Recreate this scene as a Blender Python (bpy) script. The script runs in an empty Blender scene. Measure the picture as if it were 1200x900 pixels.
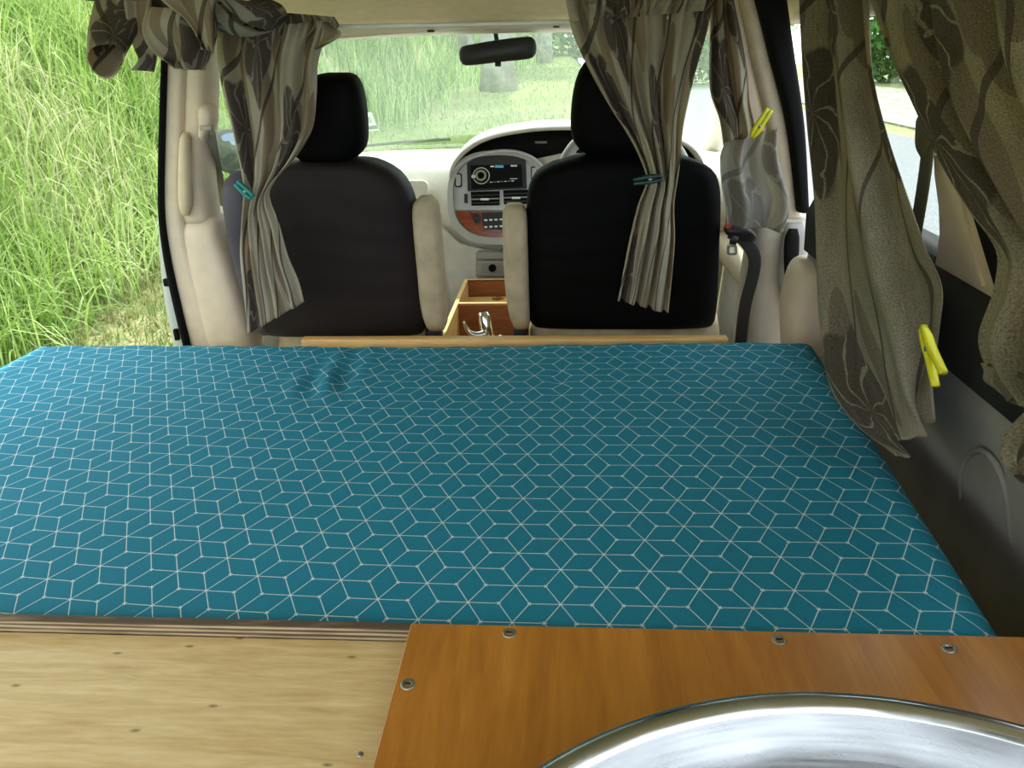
import bpy, bmesh, math, random
import numpy as np
from mathutils import Vector, Matrix

# ------------------------------------------------------------------ camera, sky, sun, exposure
SC = bpy.context.scene
COL = SC.collection
rng = np.random.default_rng(7)
random.seed(7)

CAM = np.array([.24, 0, 1.5])
YAW, PITCH, ROLL, FPX = math.radians(4.2), math.radians(-23.4), math.radians(1.6), 900.
_f = np.array([-math.sin(YAW) * math.cos(PITCH), math.cos(YAW) * math.cos(PITCH), math.sin(PITCH)])
_r = np.array([math.cos(YAW), math.sin(YAW), 0])
_u = np.cross(_r, _f)
RV = math.cos(ROLL) * _r - math.sin(ROLL) * _u
UV_ = math.sin(ROLL) * _r + math.cos(ROLL) * _u
FV = _f
cd = bpy.data.cameras.new('camera')
cam = bpy.data.objects.new('camera', cd)
COL.objects.link(cam)
cd.sensor_width = 36
cd.lens = 36 * FPX / 1200
cd.clip_start = .02
cd.clip_end = 400
M = Matrix.Identity(4)
for i in range(3):
    M[i][0], M[i][1], M[i][2], M[i][3] = RV[i], UV_[i], -FV[i], CAM[i]
cam.matrix_world = M
SC.camera = cam

w = bpy.data.worlds.new('sky')
SC.world = w
w.use_nodes = True
bg = w.node_tree.nodes['Background']
bg.inputs[0].default_value = (.86, .94, 1, 1)
bg.inputs[1].default_value = 2.3
sd = bpy.data.lights.new('sun', 'SUN')
sd.energy = 4.2
sd.angle = math.radians(1.5)
sd.color = (1, .95, .84)
sun = bpy.data.objects.new('sun', sd)
COL.objects.link(sun)
_el, _az = math.radians(52), math.radians(4)     # high, ahead of the van
_d = Vector((math.sin(_az) * math.cos(_el), math.cos(_az) * math.cos(_el), math.sin(_el)))
sun.rotation_euler = _d.to_track_quat('Z', 'Y').to_euler()
sun.location = _d * 30
SC.view_settings.view_transform = 'Standard'
SC.view_settings.look = 'None'
SC.view_settings.gamma = 1
SC.view_settings.use_curve_mapping = False
SC.view_settings.exposure = .8


# ------------------------------------------------------------------ placing helpers
def ray(px, py): return FV + RV * (px - 600) / FPX - UV_ * (py - 450) / FPX
def at_y(px, py, y): d = ray(px, py); return CAM + d * (y - CAM[1]) / d[1]
def at_z(px, py, z): d = ray(px, py); return CAM + d * (z - CAM[2]) / d[2]
def at_x(px, py, x): d = ray(px, py); return CAM + d * (x - CAM[0]) / d[0]
def at_plane(px, py, p0, n):
    d = ray(px, py); return CAM + d * (np.dot(np.array(p0) - CAM, n) / np.dot(d, n))


# ------------------------------------------------------------------ object helpers
WLOC = {}
def _mesh(name, verts, faces, uvs=None, smooth=True):
    me = bpy.data.meshes.new(name)
    me.from_pydata([tuple(v) for v in verts], [], [tuple(f) for f in faces])
    if uvs is not None:
        l = me.uv_layers.new(name='UVMap')
        vi = np.empty(len(me.loops), dtype=np.int32)
        me.loops.foreach_get('vertex_index', vi)
        l.data.foreach_set('uv', np.asarray(uvs, dtype=np.float32)[vi].ravel())
    me.polygons.foreach_set('use_smooth', [smooth] * len(me.polygons))
    me.update()
    return me

def obj(name, geo, mat, parent=None, smooth=True, uvs=None, label=None, sharp=None):
    """geo = (verts, faces) in world coordinates; origin goes to the base centre"""
    v, f = geo
    v = np.asarray(v, dtype=float)
    o0 = np.array([(v[:, 0].min() + v[:, 0].max()) / 2, (v[:, 1].min() + v[:, 1].max()) / 2, v[:, 2].min()])
    me = _mesh(name, v - o0, f, uvs, smooth)
    bm = bmesh.new(); bm.from_mesh(me)
    bmesh.ops.recalc_face_normals(bm, faces=bm.faces)
    if sharp:
        for e in bm.edges:
            if len(e.link_faces) == 2 and e.calc_face_angle(0) > math.radians(sharp):
                e.smooth = False
    bm.to_mesh(me); bm.free()
    if mat: me.materials.append(MATS[mat])
    o = bpy.data.objects.new(name, me)
    COL.objects.link(o)
    WLOC[o.name] = o0
    if parent is not None:
        o.parent = parent
        o.location = o0 - WLOC[parent.name]
    else:
        o.location = o0
    if label: o['label'] = label
    return o

def thing(name, label, cat, loc, group=None, kind=None):
    o = bpy.data.objects.new(name, None)
    o.empty_display_size = .05
    COL.objects.link(o)
    o.location = loc
    WLOC[o.name] = np.array(loc, dtype=float)
    if label: o['label'] = label
    if cat: o['category'] = cat
    if group: o['group'] = group
    if kind: o['kind'] = kind
    return o

def tag(o, label, cat=None, group=None, kind=None):
    o['label'] = label
    if cat: o['category'] = cat
    if group: o['group'] = group
    if kind: o['kind'] = kind
    return o

def struct(name, geo, mat, label, **k):
    o = obj(name, geo, mat, **k)
    o['kind'] = 'structure'
    o['label'] = label
    return o

def join(*geos):
    V, Fs, n = [], [], 0
    for v, f in geos:
        v = np.asarray(v, dtype=float)
        V.append(v); Fs += [tuple(i + n for i in q) for q in f]; n += len(v)
    return np.vstack(V), Fs

def box(c, s, bev=0.0, rot=None, seg=2):
    bm = bmesh.new()
    bmesh.ops.create_cube(bm, size=1)
    for v in bm.verts: v.co = Vector((v.co.x * s[0], v.co.y * s[1], v.co.z * s[2]))
    if bev: bmesh.ops.bevel(bm, geom=list(bm.edges), offset=bev, segments=seg, affect='EDGES', profile=.5)
    if rot is not None: bmesh.ops.rotate(bm, verts=bm.verts, matrix=rot)
    v = np.array([x.co[:] for x in bm.verts]) + np.array(c)
    bm.verts.index_update()
    f = [tuple(x.index for x in p.verts) for p in bm.faces]
    bm.free()
    return v, f

def lohi(a, b, bev=0.0):
    a, b = np.array(a, float), np.array(b, float)
    return box((a + b) / 2, np.abs(b - a), bev)

def grid_faces(nr, nc, closed=False):
    F = []
    for i in range(nr - 1):
        for j in range(nc if closed else nc - 1):
            k = (j + 1) % nc
            F.append((i * nc + j, i * nc + k, (i + 1) * nc + k, (i + 1) * nc + j))
    return F

def loft(rings):
    """rings: list of closed rings with the same count; capped"""
    nr, nc = len(rings), len(rings[0])
    V = np.vstack(rings)
    F = grid_faces(nr, nc, True)
    F.append(tuple(range(nc)))
    F.append(tuple((nr - 1) * nc + j for j in range(nc)))
    return V, F

def spline(pts, n):
    """Catmull-Rom through pts, n samples, spaced by chord length"""
    P = np.asarray(pts, float)
    d = np.r_[0, np.cumsum(np.linalg.norm(np.diff(P[:, :3] if P.shape[1] >= 3 else P, axis=0), axis=1) + 1e-9)]
    t = np.linspace(0, d[-1], n)
    m = np.empty_like(P)
    m[1:-1] = (P[2:] - P[:-2]) / (d[2:] - d[:-2])[:, None]
    m[0] = (P[1] - P[0]) / (d[1] - d[0]); m[-1] = (P[-1] - P[-2]) / (d[-1] - d[-2])
    k = np.clip(np.searchsorted(d, t, side='right') - 1, 0, len(P) - 2)
    h = (d[k + 1] - d[k])[:, None]
    s = ((t - d[k])[:, None]) / h
    return ((2 * s**3 - 3 * s**2 + 1) * P[k] + (s**3 - 2 * s**2 + s) * h * m[k]
            + (-2 * s**3 + 3 * s**2) * P[k + 1] + (s**3 - s**2) * h * m[k + 1])

def tube(pts, r, n=None, seg=10, flat=None, up=(0, 0, 1)):
    """tube along pts; r scalar or list; flat=(a,b) gives a ribbon-like section (a across, b thick)"""
    P = np.asarray(pts, float)
    R = np.full(len(P), r) if np.isscalar(r) else np.asarray(r, float)
    if n:
        Q = spline(np.c_[P, R], n); P, R = Q[:, :3], Q[:, 3]
    rings = []
    pn = None
    for i in range(len(P)):
        t = P[min(i + 1, len(P) - 1)] - P[max(i - 1, 0)]
        t = t / (np.linalg.norm(t) + 1e-12)
        if pn is None:
            a = np.array(up, float)
            if abs(np.dot(a, t)) > .95: a = np.array([1., 0, 0]) if abs(t[0]) < .9 else np.array([0, 1., 0])
        else: a = pn
        nrm = a - np.dot(a, t) * t; nrm /= np.linalg.norm(nrm)
        pn = nrm
        b = np.cross(t, nrm)
        ang = np.linspace(0, 2 * math.pi, seg, endpoint=False)
        if flat:
            c, s = np.cos(ang), np.sin(ang)
            x = np.sign(c) * np.abs(c)**.5 * flat[0] * R[i]; y = np.sign(s) * np.abs(s)**.5 * flat[1] * R[i]
        else: x, y = np.cos(ang) * R[i], np.sin(ang) * R[i]
        rings.append(P[i] + np.outer(x, b) + np.outer(y, nrm))
    return loft(rings)

def lathe(prof, c, seg=64):
    prof = np.array(prof, float)
    a = np.linspace(0, 2 * math.pi, seg, endpoint=False)
    rings = [np.c_[c[0] + r * np.cos(a), c[1] + r * np.sin(a), np.full(seg, c[2] + z)] for r, z in prof]
    return np.vstack(rings), grid_faces(len(rings), seg, True)

def sup(n, e):
    a = np.linspace(0, 2 * math.pi, n, endpoint=False)
    c, s = np.cos(a), np.sin(a)
    return np.sign(c) * np.abs(c)**(2 / e), np.sign(s) * np.abs(s)**(2 / e)

def pxloft(rows, d, e=3.2, seg=36, n=24, round_ends=True, dpt=None):
    """upholstered / moulded body: rows (py, left px, right px, Y of its rear face); depth d going forward"""
    L = np.array([at_y(l, py, Y) for py, l, rr, Y in rows]); R = np.array([at_y(rr, py, Y) for py, l, rr, Y in rows])
    D = np.full(len(rows), d) if dpt is None else np.array(dpt, float)
    Q = spline(np.c_[(L + R) / 2, (R - L) / 2, D], n)
    cx, cy = sup(seg, e)
    rings = []
    for i, q in enumerate(Q):
        hw, dd = q[3:6], q[6] / 2
        k = 1.
        if round_ends:
            m = min(i, n - 1 - i)
            k = [.45, .8, .95][m] if m < 3 else 1.
        ctr = q[:3] + np.array([0, q[6] / 2, 0])
        rings.append(ctr + np.outer(cx, hw) + np.outer(cy * k, [0, dd, 0]))
    return loft(rings)

def prism(outline, n, depth):
    """extrude closed 3D outline along n by depth"""
    P = np.asarray(outline, float); n = np.array(n, float)
    k = len(P)
    V = np.vstack([P, P + n * depth])
    F = [tuple(range(k)), tuple(range(2 * k - 1, k - 1, -1))] + [(i, (i + 1) % k, k + (i + 1) % k, k + i) for i in range(k)]
    return V, F

def ring_band(outer, inner, n, depth):
    O, I = np.asarray(outer, float), np.asarray(inner, float); n = np.array(n, float)
    k = len(O)
    V = np.vstack([O, I, O + n * depth, I + n * depth])
    F = []
    for i in range(k):
        j = (i + 1) % k
        F += [(i, j, k + j, k + i), (2 * k + i, 3 * k + i, 3 * k + j, 2 * k + j), (i, 2 * k + i, 2 * k + j, j), (k + i, k + j, 3 * k + j, 3 * k + i)]
    return V, F

def rrect(x0, y0, x1, y1, r, k=4):
    pts = []
    for cx, cy, a0 in ((x1 - r, y1 - r, 0), (x0 + r, y1 - r, 90), (x0 + r, y0 + r, 180), (x1 - r, y0 + r, 270)):
        for i in range(k + 1):
            a = math.radians(a0 + 90 * i / k)
            pts.append((cx + r * math.cos(a), cy + r * math.sin(a)))
    return pts


# ------------------------------------------------------------------ materials
MATS = {}
class NT:
    def __init__(s, name):
        m = bpy.data.materials.new(name); m.use_nodes = True
        s.m, s.t = m, m.node_tree
        s.b = s.t.nodes['Principled BSDF']
        s.out = s.t.nodes['Material Output']
        MATS[name] = m
    def n(s, typ, **k):
        x = s.t.nodes.new('ShaderNode' + typ)
        for a, b in k.items():
            if a == 'ins':
                for i, vv in b.items(): s.set(x.inputs[i], vv)
            else: setattr(x, a, b)
        return x
    def set(s, inp, v):
        if isinstance(v, bpy.types.NodeSocket): s.t.links.new(v, inp)
        elif isinstance(v, bpy.types.Node): s.t.links.new(v.outputs[0], inp)
        else: inp.default_value = v
    def math(s, op, a, b=0., c=0.):
        return s.n('Math', operation=op, ins={0: a, 1: b, 2: c}).outputs[0]
    def vm(s, op, a, b=(0, 0, 0)):
        x = s.n('VectorMath', operation=op, ins={0: a, 1: b})
        return x.outputs['Value'] if op in ('DOT_PRODUCT', 'LENGTH', 'DISTANCE') else x.outputs[0]
    def coord(s, which='Object'): return s.n('TexCoord').outputs[which]
    def noise(s, vec, scale, detail=3., rough=.5, dist=0.):
        return s.n('TexNoise', ins={'Vector': vec, 'Scale': scale, 'Detail': detail, 'Roughness': rough, 'Distortion': dist}).outputs[0]
    def ramp(s, fac, stops):
        r = s.n('ValToRGB', ins={0: fac})
        e = r.color_ramp.elements
        while len(e) < len(stops): e.new(.5)
        for el, (p, c) in zip(e, stops):
            el.position = p; el.color = (*c, 1) if len(c) == 3 else c
        return r.outputs[0]
    def mix(s, fac, a, b, mode='MIX'):
        x = s.n('Mix', data_type='RGBA', blend_type=mode)
        s.set(x.inputs[0], fac)
        for i, c in ((6, a), (7, b)): s.set(x.inputs[i], (*c, 1) if isinstance(c, tuple) and len(c) == 3 else c)
        return x.outputs[2]
    def bump(s, h, strength=.3, dist=.01):
        s.set(s.b.inputs['Normal'], s.n('Bump', ins={'Strength': strength, 'Distance': dist, 'Height': h}))
    def col(s, c): s.set(s.b.inputs['Base Color'], (*c, 1) if isinstance(c, tuple) and len(c) == 3 else c)
    def prop(s, **k):
        for a, v in k.items(): s.set(s.b.inputs[a.replace('_', ' ')], v)

def plain(name, c, rough=.5, metal=0., var=.06, nscale=30, bump=0., spec=.5):
    t = NT(name)
    nz = t.noise(t.coord(), nscale, 4)
    lo = tuple(max(0, x * (1 - var)) for x in c); hi = tuple(min(1, x * (1 + var)) for x in c)
    t.col(t.ramp(nz, [(.3, lo), (.7, hi)]))
    t.prop(Roughness=rough, Metallic=metal)
    t.b.inputs['Specular IOR Level'].default_value = spec
    if bump: t.bump(t.noise(t.coord(), nscale * 12, 2), bump, .002)
    return t

plain('beige', (.62, .50, .365), .55, bump=.15)
plain('headliner', (.60, .49, .31), .95, bump=.3)
plain('dash_beige', (.70, .65, .56), .6, bump=.1)
plain('dash_grey', (.40, .39, .36), .4)
plain('taupe', (.36, .32, .26), .6, bump=.1)
plain('suede', (.46, .375, .25), .95, var=.22, nscale=14, bump=.4)
plain('black_plastic', (.012, .012, .013), .45)
plain('seal_black', (.005, .005, .005), .85, spec=.15)
plain('charcoal_panel', (.24, .215, .195), .8, var=.12, nscale=9, bump=.3)
plain('dark_panel', (.03, .027, .025), .85, var=.15, spec=.2)
plain('mirror_silver', (.12, .155, .20), .05, metal=1., var=.3, nscale=25)
plain('silver_paint', (.48, .5, .5), .35, metal=.3)
plain('silver_face', (.50, .52, .53), .35, metal=.25)
plain('chrome', (.82, .83, .85), .08, metal=1., var=.02)
plain('zinc', (.35, .34, .31), .35, metal=.9)
plain('off_white', (.8, .8, .77), .5)
plain('screen_mark', (.75, .78, .8), .4)
plain('display_blue', (.12, .45, .75), .4)
plain('red_plastic', (.62, .06, .03), .4)
plain('yellow_plastic', (.72, .66, .02), .35)
plain('teal_plastic', (.01, .22, .2), .35)
plain('green_black_plastic', (.008, .035, .035), .35)
plain('belt_web', (.17, .155, .12), .8, bump=.3)
plain('belt_dark', (.022, .021, .02), .8, bump=.3)
plain('sticker', (.75, .77, .78), .4)
plain('grey_plastic', (.26, .25, .235), .5)
plain('olive_strap', (.09, .08, .04), .8, bump=.3)

def cover_mat(name, c):
    t = NT(name)
    co = t.coord()
    t.col(t.ramp(t.noise(co, 5, 4), [(.3, tuple(x * .75 for x in c)), (.75, tuple(x * 1.3 for x in c))]))
    t.prop(Roughness=.62)
    t.b.inputs['Specular IOR Level'].default_value = .22 if c[0] > .01 else .07
    wr = t.n('TexWave', ins={'Vector': co, 'Scale': 5., 'Distortion': 9., 'Detail': 3., 'Detail Scale': .7}, bands_direction='Z')
    h = t.math('ADD', t.math('MULTIPLY', wr.outputs[1], .25), t.math('MULTIPLY', t.noise(co, 900, 1), .06))
    t.bump(h, .22, .02)
cover_mat('seat_cover', (.0145, .0090, .0088))
cover_mat('seat_cover_black', (.0022, .002, .0021))
cover_mat('seat_cover_lit', (.085, .075, .092))  # paler copy of the cover: light on the side bolster put into the colour

def wood(name, lo, mid, hi, axis=0, gl=.45, scale=1., knots=0., bump=.1, coat=0.):
    t = NT(name)
    sc = [9 * scale, 9 * scale, 9 * scale]; sc[axis] = 1. * scale
    mp = t.n('Mapping', ins={'Vector': t.coord(), 'Scale': tuple(sc)}).outputs[0]
    a = t.noise(mp, 3.2, 6, .6, 1.1)
    b = t.noise(mp, 14, 4, .65, .3)
    g = t.math('ADD', t.math('MULTIPLY', a, .62), t.math('MULTIPLY', b, .38))
    c = t.ramp(g, [(.32, lo), (.5, mid), (.68, hi)])
    if knots:
        s2 = [8., 8., 8.]; s2[axis] = 3.2
        mk = t.n('Mapping', ins={'Vector': t.coord(), 'Scale': tuple(s2)}).outputs[0]
        vo = t.n('TexVoronoi', ins={'Vector': mk, 'Scale': 2.3, 'Randomness': 1.}, voronoi_dimensions='2D')
        k = t.ramp(vo.outputs[0], [(.010, (1, 1, 1)), (.05, (0, 0, 0))])
        c = t.mix(t.math('MULTIPLY', t.n('RGBToBW', ins={0: k}).outputs[0], knots), c, tuple(x * .22 for x in lo))
    t.col(c)
    t.prop(Roughness=gl)
    if coat: t.b.inputs['Coat Weight'].default_value = coat; t.b.inputs['Coat Roughness'].default_value = .25
    t.bump(b, bump, .003)
wood('light_ply', (.46, .30, .11), (.58, .41, .175), (.68, .52, .265), 0, .6, 2.0, knots=.8)
wood('orange_ply', (.31, .105, .009), (.42, .155, .015), (.53, .215, .027), 1, .38, .9, coat=.25)
wood('pine', (.50, .26, .075), (.62, .36, .12), (.72, .47, .19), 0, .5, 1.2)
wood('pine_y', (.52, .29, .085), (.66, .40, .14), (.76, .52, .22), 1, .5, 1.2)
wood('redwood', (.20, .06, .015), (.30, .105, .03), (.42, .17, .05), 0, .45, 1.3)
wood('burl', (.12, .018, .005), (.26, .05, .012), (.40, .10, .025), 0, .2, 6, coat=.6)
def ply_edge():
    t = NT('ply_edge')
    z = t.n('SeparateXYZ', ins={0: t.coord()}).outputs[2]
    wv = t.math('SINE', t.math('MULTIPLY', z, 1150.))
    nz = t.noise(t.n('Mapping', ins={'Vector': t.coord(), 'Scale': (3, 20, 60)}).outputs[0], 4, 5)
    c = t.ramp(t.math('ADD', t.math('MULTIPLY', wv, .22), nz), [(.3, (.07, .045, .022)), (.5, (.20, .14, .075)), (.72, (.40, .31, .19))])
    t.col(c); t.prop(Roughness=.8)
ply_edge()

def mattress_mat():
    t = NT('mattress_print')
    uv = t.coord('UV')
    a = .0625                                     # distance between star points of the print
    p = t.vm('SCALE', uv); p.node.inputs['Scale'].default_value = 1 / a
    s = (math.sqrt(3), 1, 1); hs = (math.sqrt(3) / 2, .5, .5)
    A = t.vm('SUBTRACT', t.vm('MODULO', t.vm('ADD', p, (100 * s[0], 100, 0)), s), hs)
    B = t.vm('SUBTRACT', t.vm('MODULO', t.vm('ADD', p, (100 * s[0] + hs[0], 100.5, 0)), s), hs)
    flat = (1, 1, 0)
    A = t.vm('MULTIPLY', A, flat); B = t.vm('MULTIPLY', B, flat)
    la, lb = t.vm('LENGTH', A), t.vm('LENGTH', B)
    sel = t.math('LESS_THAN', la, lb)
    mx = t.n('Mix', data_type='VECTOR'); t.set(mx.inputs[0], sel); t.set(mx.inputs[4], B); t.set(mx.inputs[5], A)
    g = mx.outputs[1]
    d = None
    for ang in (90, 30, 150):
        nrm = (math.cos(math.radians(ang)), math.sin(math.radians(ang)), 0)
        q = t.math('ABSOLUTE', t.vm('DOT_PRODUCT', g, nrm))
        d = q if d is None else t.math('MINIMUM', d, q)
    line = t.math('LESS_THAN', d, .0095)
    r = t.math('MINIMUM', la, lb)
    dot = t.math('MAXIMUM', t.math('LESS_THAN', r, .034), t.math('GREATER_THAN', r, .552))
    m = t.math('MAXIMUM', line, dot)
    m = t.math('MULTIPLY', m, .74)
    wv = t.noise(t.n('Mapping', ins={'Vector': uv, 'Scale': (60, 500, 1)}).outputs[0], 2, 3)
    base = t.ramp(t.math('ADD', t.math('MULTIPLY', t.noise(uv, 3, 3), .4), t.math('MULTIPLY', wv, .6)), [(.3, (.011, .152, .222)), (.7, (.016, .197, .280))])
    t.col(t.mix(m, base, (.62, .70, .66)))
    t.prop(Roughness=.8)
    t.b.inputs['Specular IOR Level'].default_value = .18
    t.bump(wv, .06, .002)
mattress_mat()

def curtain_mat(name, base, dark, mid, light, weave=0., trans=.35, scale=7., transcol=None):
    t = NT(name)
    uv = t.coord('UV')
    wob = t.n('TexNoise', ins={'Vector': uv, 'Scale': 5., 'Detail': 2.})
    p = t.vm('ADD', uv, t.vm('MULTIPLY', t.vm('SUBTRACT', wob.outputs[1], (.5, .5, .5)), (.06, .06, 0)))
    # big blooms with veins
    vo = t.n('TexVoronoi', ins={'Vector': t.n('Mapping', ins={'Vector': p, 'Scale': (1.25, .8, 1)}).outputs[0], 'Scale': scale, 'Randomness': .9}, voronoi_dimensions='2D')
    loc = t.vm('SUBTRACT', t.vm('MULTIPLY', p, (1.25, .8, 1)), vo.outputs['Position'])
    sx = t.n('SeparateXYZ', ins={0: loc})
    ang = t.math('ARCTAN2', sx.outputs[1], sx.outputs[0])
    dist = t.math('ADD', vo.outputs['Distance'], t.math('MULTIPLY', t.math('SINE', t.math('MULTIPLY', ang, 5.)), .05))
    bloom = t.ramp(dist, [(.40, (1, 1, 1)), (.43, (0, 0, 0))])
    keep = t.math('GREATER_THAN', t.n('SeparateXYZ', ins={0: vo.outputs['Color']}).outputs[0], .55)
    bloomf = t.math('MULTIPLY', t.n('RGBToBW', ins={0: bloom}).outputs[0], keep)
    vein = t.math('GREATER_THAN', t.math('ADD', t.math('SINE', t.math('ADD', t.math('MULTIPLY', ang, 8.), t.math('ADD', t.math('MULTIPLY', dist, 9.), t.math('MULTIPLY', t.noise(p, 14, 2), 9.)))), t.math('MULTIPLY', t.noise(p, 60, 2), .1)), .97)
    # long leaves
    v2 = t.n('TexVoronoi', ins={'Vector': t.n('Mapping', ins={'Vector': p, 'Scale': (2.6, .75, 1), 'Rotation': (0, 0, .55)}).outputs[0], 'Scale': scale * 1.05, 'Randomness': 1.}, voronoi_dimensions='2D')
    k2 = t.math('GREATER_THAN', t.n('SeparateXYZ', ins={0: v2.outputs['Color']}).outputs[1], .45)
    leaf = t.math('MULTIPLY', t.math('LESS_THAN', v2.outputs['Distance'], .36), k2)
    # stems
    wv = t.n('TexWave', ins={'Vector': t.n('Mapping', ins={'Vector': uv, 'Rotation': (0, 0, .5)}).outputs[0], 'Scale': 1.7, 'Distortion': 7., 'Detail': 1.5, 'Detail Scale': 1.1})
    stem = t.math('GREATER_THAN', wv.outputs[1], .985)
    c = t.ramp(t.noise(uv, 9, 4), [(.3, tuple(x * .82 for x in base)), (.7, tuple(min(1, x * 1.12) for x in base))])
    c = t.mix(t.math('MULTIPLY', leaf, .8), c, mid)
    c = t.mix(t.math('MULTIPLY', stem, .85), c, dark)
    c = t.mix(t.math('MULTIPLY', bloomf, .88), c, dark)
    c = t.mix(t.math('MULTIPLY', t.math('MULTIPLY', bloomf, vein), .7), c, light)
    wn = t.noise(t.n('Mapping', ins={'Vector': uv, 'Scale': (330, 520, 1) if weave < .3 else (260, 340, 1)}).outputs[0], 1., 2)
    wl = t.noise(t.n('Mapping', ins={'Vector': uv, 'Scale': (420, 40, 1)}).outputs[0], 1., 2)
    ww = t.math('ADD', t.math('MULTIPLY', wn, .7), t.math('MULTIPLY', wl, .3))
    c = t.mix(.35 + weave * .6, c, t.ramp(ww, [(.32, (.2, .2, .2)), (.68, (1.0, 1.0, 1.0))]), 'MULTIPLY')
    t.col(c)
    t.prop(Roughness=.9)
    t.bump(ww, .25 + weave * .5, .002)
    tr = t.n('BsdfTranslucent')
    t.set(tr.inputs[0], t.mix(1., c, transcol or (1, .92, .5), 'MULTIPLY'))
    mx = t.n('MixShader', ins={0: trans, 1: t.b.outputs[0], 2: tr.outputs[0]})
    t.set(t.out.inputs[0], mx.outputs[0])
curtain_mat('curtain_fabric', (.60, .53, .42), (.10, .07, .06), (.34, .235, .145), (.5, .43, .36), 0., .45, 5.0)
curtain_mat('curtain_reverse', (.60, .56, .50), (.30, .26, .24), (.45, .40, .35), (.6, .55, .5), .1, .40, 5.0)
curtain_mat('curtain_side', (.50, .435, .33), (.14, .11, .09), (.30, .24, .175), (.60, .54, .42), .8, .42, 3.6, (1, .88, .40))

def glass(name, tint, gl=.05):
    t = NT(name)
    tr = t.n('BsdfTransparent'); tr.inputs[0].default_value = (*tint, 1)
    g = t.n('BsdfGlossy'); g.inputs['Roughness'].default_value = .02
    fr = t.n('Fresnel', ins={'IOR': 1.45})
    mx = t.n('MixShader', ins={0: t.math('MULTIPLY', fr.outputs[0], gl * 10), 1: tr.outputs[0], 2: g.outputs[0]})
    t.set(t.out.inputs[0], mx.outputs[0])
glass('windscreen_glass', (.88, .95, .91), .018)
glass('side_glass', (.90, .94, .92), .008)

def steel():
    t = NT('stainless')
    t.col((.56, .57, .58)); t.prop(Metallic=1.)
    nz = t.noise(t.n('Mapping', ins={'Vector': t.coord(), 'Scale': (2, 2, 30)}).outputs[0], 6, 4)
    t.set(t.b.inputs['Roughness'], t.ramp(nz, [(.3, (.14,) * 3), (.7, (.32,) * 3)]))
    t.bump(t.noise(t.coord(), 7, 2), .25, .02)
steel()

def grass_mat(name, stops, tr=.4):
    t = NT(name)
    at = t.n('Attribute', attribute_name='tone')
    c = t.ramp(at.outputs['Fac'], stops)
    t.col(c); t.prop(Roughness=.6)
    x = t.n('BsdfTranslucent'); t.set(x.inputs[0], c)
    mx = t.n('MixShader', ins={0: tr, 1: t.b.outputs[0], 2: x.outputs[0]})
    t.set(t.out.inputs[0], mx.outputs[0])
grass_mat('grass_blades', [(0, (.06, .14, .02)), (.4, (.19, .33, .055)), (.75, (.34, .46, .14)), (1, (.52, .54, .30))])
grass_mat('lawn_blades', [(0, (.11, .18, .04)), (.5, (.20, .25, .07)), (1, (.36, .32, .16))])
grass_mat('leaf_green', [(0, (.025, .085, .015)), (.5, (.07, .19, .03)), (1, (.17, .33, .06))])

def ground_mat():
    t = NT('grass_ground')
    co = t.coord()
    n1 = t.noise(co, .5, 5); n2 = t.noise(co, 9, 5, .7)
    g = t.math('ADD', t.math('MULTIPLY', n1, .55), t.math('MULTIPLY', n2, .45))
    t.col(t.ramp(g, [(.34, (.09, .14, .03)), (.5, (.18, .21, .07)), (.64, (.34, .29, .16))]))
    t.prop(Roughness=.95); t.bump(n2, .6, .05)
ground_mat()
def asphalt():
    t = NT('asphalt')
    co = t.coord()
    n2 = t.noise(co, 60, 3, .7)
    t.col(t.ramp(n2, [(.35, (.11, .115, .12)), (.65, (.22, .225, .235))]))
    t.prop(Roughness=.85); t.bump(n2, .5, .02)
asphalt()
plain('gravel', (.26, .235, .2), .95, var=.45, nscale=5, bump=.6)
plain('bark', (.20, .18, .155), .95, var=.5, nscale=4, bump=.8)

# ------------------------------------------------------------------ the land outside
def sstep(a, b, x):
    t = np.clip((x - a) / (b - a), 0, 1); return t * t * (3 - 2 * t)
def land(x, y):
    s = .08 * np.clip(y - 4, 0, 11) + .03 * np.clip(y - 15, 0, 60)
    s = s * (1 - sstep(.4, 1.6, x))
    toe = -2.7 + .1 * np.clip(y - 8, 0, 30)
    d = np.clip(toe - x, 0, 30)
    b = 4.6 * (1 - np.exp(-d * .2)) * sstep(0, 1.2, d) + .05 * d
    return s + b - .02
gx = np.r_[np.linspace(-30, -9, 12), np.linspace(-8, 2, 60), np.linspace(2.4, 60, 20)]
gy = np.r_[np.linspace(-14, 1, 12), np.linspace(1.5, 16, 60), np.linspace(17, 70, 24)]
GX, GY = np.meshgrid(gx, gy)
GZ = land(GX, GY)
GV = np.c_[GX.ravel(), GY.ravel(), GZ.ravel()]
struct('ground', (GV, grid_faces(len(gy), len(gx))), 'grass_ground', 'grassy ground and bank around the van')
struct('road', lohi((1.7, -14, -.03), (6.0, 70, .012)), 'asphalt', 'grey asphalt road beside the van', smooth=False)
struct('gravel_shoulder', lohi((6.7, -14, -.05), (11.5, 70, .02)), 'gravel', 'pale gravel shoulder across the road', smooth=False)

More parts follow.
